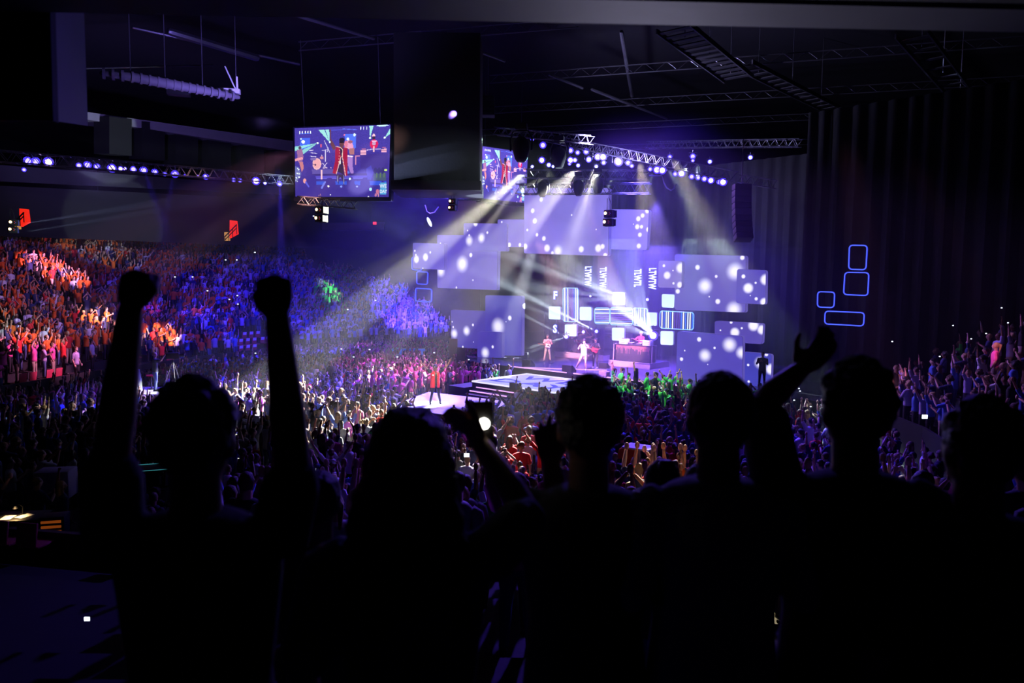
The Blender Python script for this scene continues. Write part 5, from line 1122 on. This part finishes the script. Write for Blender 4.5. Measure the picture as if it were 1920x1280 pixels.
b2 = P(292, 877, 17.5); t = thing('taped_table', 'dark table outlined with pale cyan tape, beside the raised-fists spectator', 'table', b2, R(20)); MB().box((0, 0, 0), (1.1, .7, .05), bev=.005).build('table_top', M['black'], t); k = MB()
for y in (-.35, .35): k.box((0, y, .03), (1.1, .015, .01))
for x in (-.55, .55): k.box((x, 0, .03), (.015, .7, .01))
k.build('tape_edge', emis('cyan_tape', lin((70, 170, 180)), .6), t, False)
for x in (-.5, .5): MB().box((x, 0, -.4), (.05, .6, .8)).build('leg', M['steel'], t, False)
b3 = P(1199, 838, 16); t = thing('white_desk', 'white tilted table top among the raised hands, right of centre', 'table', b3, R(-35)); MB().prism([(-.34, -.02), (.34, -.02), (.34, .02), (-.34, .02)], -.25, .25).build('table_top', mat('pale_top', (.6, .7, .85), .5, emit=lin((120, 140, 190)), es=.0), t, False); MB().tube([(0, 0, -.03), (0, 0, -1.6)], .05, 8).build('post', M['steel'], t)

# ------------------------------------------------------------------ spectators standing right in front of the camera
def fg(label, cx, cy, Y, sc, hair, skin, shirt, larm=None, rarm=None, lst='fist', rst='fist', W=1.0, hairm=None, sleeve=.55, yaw=0.0, vox=.0075, extra=.006):
    base = P(cx, cy, Y) - Vector((0, 0, 1.635 * sc)); arms = {}
    for s, a, st in ((-1, larm, lst), (1, rarm, rst)):
        if a: e = (P(*a[0]) - base) / sc; q = (P(*a[1]) - base) / sc; arms[s] = (e, q, st, (s * -.2, .9, 0) if len(a) < 3 else a[2])
    wide = hair == 'wide'
    sp = person_spec(hair='long' if wide else hair, build=W, arms=arms, sleeve=sleeve)
    if wide:
        sp['hair'].append(('rings', [(0, -.04, 1.24, .10, .05), (0, -.045, 1.32, .150, .085), (0, -.04, 1.40, .150, .10), (0, -.03, 1.48, .134, .108), (0, -.025, 1.56, .120, .112), (0, -.02, 1.64, .104, .112), (0, -.015, 1.71, .080, .09), (0, -.01, 1.75, .045, .05)], 0))
        rr = random.Random(2)
        for k in range(34): a = rr.uniform(0, 6.28); z = rr.uniform(1.26, 1.50); rw = .150 if z < 1.4 else .130; sp['hair'].append(('tube', [(rw * .85 * math.cos(a), -.04 + .085 * math.sin(a), z + .05), (rw * 1.02 * math.cos(a), -.04 + .095 * math.sin(a), z - .05)], [.022, .010], 1)) if math.sin(a) < .5 else None
    ms = person_meshes(sp, vox, extra)
    return place_person(ms, base, yaw, skin, dict(shirt=shirt, trousers=M['denim'], shoes=M['leather'], hair=hairm or M['hairB']), label, None, sc), base
fg('spectator silhouetted in front of us with both fists raised high', 366, 812, 1.45, .97, 'tufts', M['skin3'], M['sh_black'], ((208, 868, 1.42), (244, 582, 1.48)), ((550, 886, 1.42), (520, 592, 1.48)))
fg('long-haired spectator silhouetted in front of us, one arm raised with a light', 768, 856, 1.52, .96, 'wide', M['skin'], M['sh_navy'], None, ((990, 965, 1.62), (903, 835, 1.78), (-.9, -.3, 0)), rst='relax')
fg('short-haired spectator silhouetted in front of us, one dim hand lifted', 1105, 792, 1.82, 1.0, 'tufts', M['skin3'], M['sh_black'], ((1052, 968, 1.95), (1034, 868, 2.05)), None, lst='open')
f4, f4b = fg('spectator in pale striped T-shirt silhouetted in front of us', 1349, 775, 1.80, 1.0, 'short', M['skin3'], M['sh_grey'], W=1.04)
fg('dark spectator right of the pale T-shirt, bent arm laid over the head', 1606, 760, 1.80, 1.02, 'tufts', M['skin3'], M['sh_black'], ((1428, 758, 1.95), (1500, 694, 1.98), (.2, -.3, .9)), None, lst='relax', W=1.05)
fg('darkest spectator at the far right in front of us', 1838, 835, 1.7, 1.0, 'tufts', M['skin3'], M['sh_black'], W=1.05)
fg('small head low between the short-haired spectator and the pale T-shirt', 1242, 902, 3.1, .92, 'bun', M['skin3'], M['sh_black'], vox=.012)
fg('dark head just left of the pale T-shirt, under the raised hands', 1314, 905, 3.3, .90, 'short', M['skin3'], M['sh_navy'], vox=.012)
fg('dark spectator low behind the right arm of the raised-fists spectator', 598, 935, 2.5, .95, 'short', M['skin3'], M['sh_black'], vox=.012)
t = thing('phone', 'glowing phone light in the long-haired spectator\'s raised hand', 'phone', P(900, 800, 1.80)); MB().box((0, .03, 0), (.07, .012, .13), R(0), bev=.005).build('phone_case', M['black'], t); MB().ell((.010, .018, .005), (.014, .006, .014), 28, 16).build('torch_light', emis('torch', (1, .98, .85), 14, True), t)

# ------------------------------------------------------------------ seats
seatm = {}
def seat_proto(back, name='stadium_seat'):
    t = thing(name, 'x', 'seat')
    MB().box((0, .0, .43), (.44, .40, .05), bev=.02).build('seat_pan', M['seat'], t); b = MB(); b.box((0, -.21, .68), (.44, .05, .44), B=Matrix.Rotation(R(-8), 3, 'X'), bev=.02); b.build('seat_back', M['seat'], t)
    MB().box((0, -.12, .2), (.06, .06, .42)).build('post', M['steel'], t, False)
    if back: MB().box((.0, -.175, .80), (.34, .02, .22), B=Matrix.Rotation(R(-8), 3, 'X')).build('seat_card', M['paper'], t, False)
    return t
sp_card = seat_proto(True); sp_red = seat_proto(False); first = {id(sp_card): True, id(sp_red): True}
def put_seat(proto, loc, yaw, lb, grp):
    o = proto if first.pop(id(proto), False) else copy_tree(proto)
    o.location = loc; o.rotation_euler = (0, 0, yaw); tag(o, lb, 'seat', grp); return o
def bowl_s_for(px, row):
    best = None
    for k in range(0, (len(BF) - 1) * 60):
        q, n = bowl_pt(k / 60, row)
        if q.y < 4: continue
        x, y, d = proj(q)
        if best is None or abs(x - px) < best[0]: best = (abs(x - px), k / 60, q, n)
    return best[1:]
EMPTY = []                                   # (px range, rows) kept clear of people
for r, xs in ((0, (463, 475.5, 488, 501, 513.5)), (1, (451, 461.5, 474, 487.5, 500, 511)), (2, (456, 468, 480, 492))):
    for i, x in enumerate(xs):
        s, q, n = bowl_s_for(x, r); q2 = q + n * .28; put_seat(sp_card, q2, math.atan2(n.x, -n.y), 'empty seat with a white card, %s in the %s row of the empty block' % (ORD[i], ('front', 'second', 'third')[r]), 'empty seats with white cards'); EMPTY.append((x, r))
for i, (x, r) in enumerate(((315, 0), (330, 0), (280, 0), (262, 1), (80, 0), (95, 0), (112, 0), (128, 0), (60, 0), (46, 0))):
    s, q, n = bowl_s_for(x, r); put_seat(sp_red, q + n * .28, math.atan2(n.x, -n.y), ('red empty seat behind the camera operator, %s of four' % ORD[i]) if i < 4 else ('dark red empty seat in the front row at far left, %s of six' % ORD[i - 4]), 'empty red seats'); EMPTY.append((x, r))

# ------------------------------------------------------------------ the crowd
POSES = [('up', 'up', 'both arms raised'), ('up', 'down', 'one arm raised'), ('upv', 'upv', 'arms spread high'), ('fist', 'down', 'one fist raised'), ('over', 'over', 'hands joined overhead'), ('clap', 'clap', 'clapping'), ('down', 'down', 'arms down'), ('phone', 'phone', 'hands before face')]
HAIRS = ['short', 'long', 'tail', 'curly', 'bun']; HW = dict(short='short-haired', long='long-haired', tail='ponytailed', curly='curly-haired', bun='bun-haired')
rng = random.Random(11)
FGM = [(365, 815, 365, 830, 84), (212, 880, 245, 600, 42), (265, 535, 270, 540, 52), (552, 890, 520, 610, 42), (500, 545, 505, 550, 52), (768, 850, 775, 960, 118), (985, 960, 880, 790, 34), (870, 765, 880, 790, 26),
       (1105, 780, 1105, 830, 68), (1349, 765, 1349, 830, 70), (1606, 760, 1606, 900, 82), (1430, 750, 1540, 665, 40), (1838, 835, 1838, 950, 80), (1242, 900, 1310, 905, 48), (360, 960, 360, 1200, 130), (1105, 990, 1105, 1200, 150), (1345, 990, 1345, 1200, 150), (598, 940, 598, 1000, 48)]
def hidden(px, py):
    for x0, y0, x1, y1, r in FGM:
        dx, dy = x1 - x0, y1 - y0; t = max(0, min(1, ((px - x0) * dx + (py - y0) * dy) / (dx * dx + dy * dy)))
        if (px - x0 - t * dx) ** 2 + (py - y0 - t * dy) ** 2 < r * r: return True
    return py > 985
def inpoly(u, v, poly):
    c = False; n = len(poly)
    for i in range(n):
        (x0, y0), (x1, y1) = poly[i], poly[(i + 1) % n]
        if (y0 > v) != (y1 > v) and u < x0 + (v - y0) * (x1 - x0) / (y1 - y0): c = not c
    return c
STAGE_P = [[(-1.7, -7.6), (1.3, -7.6), (1.3, -4.2), (-1.7, -4.2)], [(-5, -.45), (20, -.45), (20, 14), (-9, 14), (-9, 2.2)], [(.05, -5.5), (6.8, -5.5), (6.8, .2), (.05, .2)], [(-1.1, -7.5), (5.1, -6.7), (7.1, -11.0), (1.3, -11.9)], [(.9, -6.9), (4.7, -6.9), (4.7, -4.5), (.9, -4.5)], [(-1.2, -5.6), (.6, -5.6), (.6, -3.3), (-1.2, -3.3)]]
BOWLP = [(b[0], b[1]) for b in BOWL]
def blocked(x, y):
    d = Vector((x, y, 0)) - SA; u, v = d.dot(SU), d.dot(SV)
    if any(inpoly(u, v, p) for p in STAGE_P): return True
    if not inpoly(x, y, BOWLP): return True
    for i in range(len(BF) - 1):
        a, b = BF[i][0], BF[i + 1][0]; t = max(0, min(1, (Vector((x, y, 0)) - a).dot(b - a) / (b - a).length_squared))
        if (a.lerp(b, t) - Vector((x, y, 0))).length < .75: return True
    if abs(x - c0.x) < 2.1 and abs(y - c0.y - .2) < 1.5: return True
    for q, rx, ry in ((d0, 1.2, 1.0), (e0, .8, .8), (b1, 1.2, 1.0), (b2, 1.0, .9), (b3, .9, .9)):
        if abs(x - q.x) < rx and abs(y - q.y) < ry: return True
    return False
def pick(w):
    k = rng.random() * sum(w.values())
    for a, b in w.items():
        k -= b
        if k <= 0: return a
    return a
def look(px, py, where):
    if where == 'left stand':
        if 585 < px < 655 and py < 590 and rng.random() < .5: return 'green'
        if px < 190 and py > 640: return pick(dict(pink=5, lilac=2, navy=2, red=1))
        if px < 440 or (px < 470 and py < 560): return pick(dict(orange=6.5, navy=1.5, black=1, white=.7, red=.7)) if rng.random() > max(0, (px - 330) / 160) else pick(dict(white=2, lilac=3, navy=2, blue=2))
        return pick(dict(lilac=3, white=2.2, navy=2.5, blue=2.5, black=1, orange=.12))
    if where == 'right stand': return pick(dict(navy=3, blue=2, lilac=2, black=2, pink=.6, green=.4, white=.5))
    if 640 < px < 905 and py < 722: return pick(dict(pink=8, white=1.0, black=.6, navy=.5))
    if px > 1055 and py < 745: return pick(dict(green=6, navy=2, black=1)) if px < 1320 else pick(dict(navy=3, blue=2, lilac=2))
    if 930 < px < 1060 and 775 < py < 900: return pick(dict(red=4, white=4, black=1, navy=1))
    if 1150 < px < 1300 and py > 740: return pick(dict(orange=2, navy=3, black=2, blue=2, red=.6))
    if px < 330 and py > 750: return pick(dict(navy=4, black=3, blue=2, white=1, pink=.4))
    return pick(dict(white=2.6, black=2.6, navy=2.6, blue=1.4, grey=1, lilac=1, pink=.7, red=.5, green=.12))
PEOPLE = []
STAGE_AIM = S(3, -1.5)
def add_person(x, y, z, where, aim=STAGE_AIM, p_up=.5):
    h = rng.uniform(.96, 1.13); px, py, d = proj((x, y, z + 1.5 * h))
    if not (-70 < px < 1990): return
    if where == 'floor' and 768 < px < 862 and 682 < py < 776 and d < 33.5: return
    yaw = math.atan2(-(aim.x - x), aim.y - y) + rng.gauss(0, .25)
    k = rng.random(); pose = rng.choice((0, 0, 1, 1, 2, 3, 4)) if k < p_up else rng.choice((5, 5, 6, 6, 7))
    PEOPLE.append(dict(p=Vector((x, y, z)), yaw=yaw, sc=h, pose=pose, hair=rng.choice(HAIRS), sh=look(px, py, where), skin=rng.choice((0, 0, 1, 1, 2)), tr=rng.choice((0, 1, 1, 2)), hc=rng.choice((0, 0, 1, 1, 2)), px=px, py=py, d=d, where=where))
y = 13.6
while y < 62:
    st_ = .74 + max(0, y - 30) * .004; x = -24 + (rng.random() * .4)
    while x < 15:
        xx, yy = x + rng.uniform(-.2, .2), y + rng.uniform(-.2, .2)
        if abs(xx) < .80 * yy + 1 and rng.random() < .93 and not blocked(xx, yy): add_person(xx, yy, 0, 'floor', p_up=.32)
        x += st_
    y += st_ * .98
for i in range(19):                                   # green shirts standing on the step at the stage front
    q = S(6.9 + i * .5 + rng.uniform(-.1, .1), -.5); add_person(q.x, q.y, .42, 'floor', p_up=.25)
    PEOPLE[-1]['sh'] = 'green' if rng.random() < .85 else 'black'
for i in range(8):                                    # warm-lit raised arms in the first row below
    xx = 2.55 + i * .24 + rng.uniform(-.05, .05); yy = 12.95 + (i % 2) * .35
    add_person(xx, yy + .1, 1.15, 'near stand', p_up=1.1); PEOPLE[-1].update(pose=rng.choice((0, 0, 2)), sc=1.10 + rng.uniform(-.05, .05), must=1)
seg = 0.0; lens = [(BF[i + 1][0] - BF[i][0]).length for i in range(len(BF) - 1)]
for i in range(len(BF) - 1):
    where = 'left stand' if i < 7 else ('near stand' if i < 10 else 'right stand')
    nr = int(min(BOWL[i][3], BOWL[i + 1][3]))
    for r in range(nr):
        a, _ = bowl_pt(i + 1e-4, r); b, _ = bowl_pt(i + .9999, r); L = (b - a).length; n = int(L / .60)
        for k in range(n):
            if (k + 7 * i) % 27 == 0: continue                    # aisles
            q, nn = bowl_pt(i + (k + .5) / n, r); q = q + nn * (.32 + rng.uniform(-.08, .08)); 
            if q.y < 3.2 or rng.random() < (.12 if where != 'near stand' else .3): continue
            if where == 'near stand' and q.y < 6.5 and abs(q.x) < 4: continue
            if q.y < 16 and proj(q)[0] < 420: continue
            x, y2, d = proj(q + Vector((0, 0, .6)))
            if abs(q.x) > .80 * q.y + 1: continue
            if any(rr_ == r and abs(x - ex) < 9 for ex, rr_ in EMPTY) or (r == 1 and 395 < x < 525 and False): continue
            if r in (0, 1, 2) and 445 < x < 522 and q.y > 38: continue
            if r == 0 and q.y < 42 and q.x < -15 and rng.random() < .6: continue
            add_person(q.x, q.y, q.z, where, p_up=.55 if where == 'left stand' else .5)
vis = sorted([p for p in PEOPLE if 0 < p['px'] < 1920 and not hidden(p['px'], p['py'])], key=lambda p: p['d'])
near = []; 
for p in vis:                                         # drop those a nearer head covers
    if not p.get('must') and any(abs(q['px'] - p['px']) < 7 and abs(q['py'] - p['py']) < 7 for q in near): continue
    near.append(p)
    if len(near) == 300: break
ids = set(id(p) for p in near); rest = [p for p in PEOPLE if id(p) not in ids]
# templates for the near ones
bodyM = []; shirtM = []
for (l, r_, _) in POSES:
    sp = person_spec(L=l, Rr=r_, hair='short'); bodyM.append(remeshed('person_body', sp['body'], .017, M['skin'])); shirtM.append(remeshed('tshirt', sp['shirt'], .026, M['skin']))
sp = person_spec(); shM0 = remeshed('shoe', sp['shoe0'], .025, M['skin']); trM = remeshed('trousers', sp['trousers'], .03, M['skin']); shM = remeshed('shoe', sp['shoe1'], .025, M['skin'])
hairMs = {h: remeshed('hair', person_spec(hair=h)['hair'], .02, M['skin'], 2, .006) for h in HAIRS}
SK = [M['skin'], M['skin2'], M['skin3']]; TR = [M['denim'], M['trouserK'], M['khaki']]; HC = [M['hairB'], M['hairN'], M['hairY']]
def zone(p):
    x, y = p['px'], p['py']; wh = p['where']
    wd = {'floor': 'on floor', 'left stand': 'in left stand', 'near stand': 'in near rows', 'right stand': 'in right stand'}[wh]
    if x < 190: return wd + ' left of raised-fists spectator'
    if x < 580: return wd + ' between raised fists'
    if x < 770: return wd + ' left of long-haired spectator'
    if x < 960: return wd + ' beside the runway'
    if x < 1105: return wd + ' left of short-haired spectator'
    if x < 1349: return wd + ' right of short-haired spectator'
    if x < 1606: return wd + ' right of pale-T-shirt spectator'
    return wd + ' at the far right'
cnt = {}
for p in near:
    lb = '%s person in %s, %s, %s' % (HW[p['hair']], SHIRT[p['sh']][1], POSES[p['pose']][2], zone(p)); p['lb'] = lb; cnt.setdefault(lb, []).append(p)
for lb, L_ in cnt.items():
    if len(L_) > 1:
        for k, p in enumerate(L_): p['lb'] = lb + (', nearest' if k == 0 else ', %s nearest' % ORD[k])
for p in near:
    o = link('person', bodyM[p['pose']], None, p['p'], p['yaw']); o.scale = (p['sc'],) * 3; set_mat(o, SK[p['skin']])
    tag(o, p['lb'], 'person', {'floor': 'standing crowd on the arena floor', 'left stand': 'crowd in the left stand', 'near stand': 'crowd in the rows below', 'right stand': 'crowd in the right stand'}[p['where']])
    for nm, me, mt in (('tshirt', shirtM[p['pose']], M['sh_' + p['sh']]), ('trousers', trM, TR[p['tr']]), ('shoe', shM, M['leather']), ('shoe', shM0, M['leather']), ('hair', hairMs[p['hair']], HC[p['hc']])):
        c = link(nm, me, o); set_mat(c, mt)
# all the others in one mesh
tmpl = {}
def low(pose, hair):
    if (pose, hair) in tmpl: return tmpl[(pose, hair)]
    l, r_, _ = POSES[pose]; sp = person_spec(L=l, Rr=r_, hair=hair if hair != 'curly' else 'short', face=False); mb = MB()
    for pi, k in enumerate(('body', 'shirt', 'trousers', 'shoe0', 'hair', 'shoe1')):
        mb.m = pi; emit_prims(mb, sp[k], False)
    v = np.array(mb.v, np.float64); lt = np.array([len(f) for f in mb.f], np.int32); li = np.array([i for f in mb.f for i in f], np.int32)
    tmpl[(pose, hair)] = (v, lt, li, np.array(mb.mi, np.int32)); return tmpl[(pose, hair)]
shk = list(SHIRT); mats_all = SK + TR + HC + [M['leather']] + [M['sh_' + k] for k in shk]
VV, LT, LI, MI = [], [], [], []; off = 0
for p in rest:
    v, lt, li, mi = low(p['pose'], p['hair']); c, s_ = math.cos(p['yaw']), math.sin(p['yaw']); w_ = v * p['sc']
    x = w_[:, 0] * c - w_[:, 1] * s_ + p['p'].x; y_ = w_[:, 0] * s_ + w_[:, 1] * c + p['p'].y; z = w_[:, 2] + p['p'].z
    VV.append(np.stack([x, y_, z], 1)); LT.append(lt); LI.append(li + off); off += len(v)
    lut = np.array([p['skin'], 10 + shk.index(p['sh']), 3 + p['tr'], 9, 6 + p['hc'], 9]); MI.append(lut[mi])
VV = np.concatenate(VV).astype(np.float32); LT = np.concatenate(LT); LI = np.concatenate(LI).astype(np.int32); MI = np.concatenate(MI).astype(np.int32)
me = bpy.data.meshes.new('crowd'); me.vertices.add(len(VV)); me.vertices.foreach_set('co', VV.ravel()); me.loops.add(len(LI)); me.loops.foreach_set('vertex_index', LI)
me.polygons.add(len(LT)); me.polygons.foreach_set('loop_start', np.concatenate([[0], np.cumsum(LT)[:-1]]).astype(np.int32)); me.polygons.foreach_set('loop_total', LT)
for m in mats_all: me.materials.append(m)
me.polygons.foreach_set('material_index', MI); me.update(calc_edges=True); me.shade_smooth()
crowd = link('crowd', me); tag(crowd, 'the rest of the packed audience filling the stands and the floor', 'crowd', None, 'stuff')
print('people', len(PEOPLE), 'near', len(near), 'verts', len(VV))
# lit phones held up in the crowd
phm = emis('phone_glow', lin((225, 235, 255)), 2.6)
PH = [(143, 333), (92, 397), (247, 379), (262, 366), (167, 459), (153, 475), (262, 390), (301, 422), (202, 469), (180, 504), (233, 335), (478, 473), (444, 487), (423, 487), (361, 519), (328, 519), (446, 570), (430, 561), (445, 554), (389, 545), (479, 662), (452, 691), (640, 654), (663, 669), (693, 655), (652, 580), (745, 669), (704, 563), (879, 674), (814, 661), (812, 703), (588, 405), (1479, 726), (1489, 750), (1520, 762), (1500, 733), (1627, 684), (1649, 684), (1673, 640), (1787, 610), (1821, 635), (1849, 625), (1878, 577), (1890, 605), (1734, 781), (1762, 668), (163, 1160), (1498, 728), (66, 655), (5, 580), (875, 853), (915, 910), (1345, 715), (1190, 738), (1216, 741), (1240, 727)]
PZN = {}
for x, y in sorted(PH):
    if y < 410 and x < 640: Y = 62
    elif x < 640: Y = max(24, 60 - max(0, y - 420) * .06)
    elif x > 1600: Y = 24
    else: Y = 4.0 / max(.05, (y - 545) / F) if y > 620 else 56
    Y = min(Y, 62)
    if (x, y) == (163, 1160): Y = 5.5
    if (x, y) == (1734, 781): Y = 9
    big = {(163, 1160): 'in the dark lower left corner', (1734, 781): 'at the far right among dark figures', (875, 853): "below the long-haired spectator's raised hand"}.get((x, y))
    c = P(x, y, Y); s_ = (1.3 if not big else 5.0) * Y / F
    zn = ('in the darkness above the left stand' if y < 440 and x < 640 else 'in the left stand' if y < 600 and x < 640 else 'low in the left stand' if x < 640 else 'in the crowd beside the runway' if x < 1000 else 'in front of the stage' if x < 1420 else 'behind the pale T-shirt spectator' if x < 1600 else 'in the right stand')
    k = PZN.get(zn, 0); PZN[zn] = k + 1
    lb = ('brightly lit phone screen ' + big) if big else 'tiny white phone light %s, %s from the left' % (zn, ORD[k])
    t = thing('phone', lb, 'phone', c, 0, None if big else 'scattered phone lights in the crowd')
    MB().box((0, .012, 0), (s_ * 2.3, .012, s_ * 1.7)).build('phone_case', M['black'], t, False); MB().box((0, 0, 0), (s_ * 2, .008, s_ * 1.4)).build('lit_screen', phm, t, False)
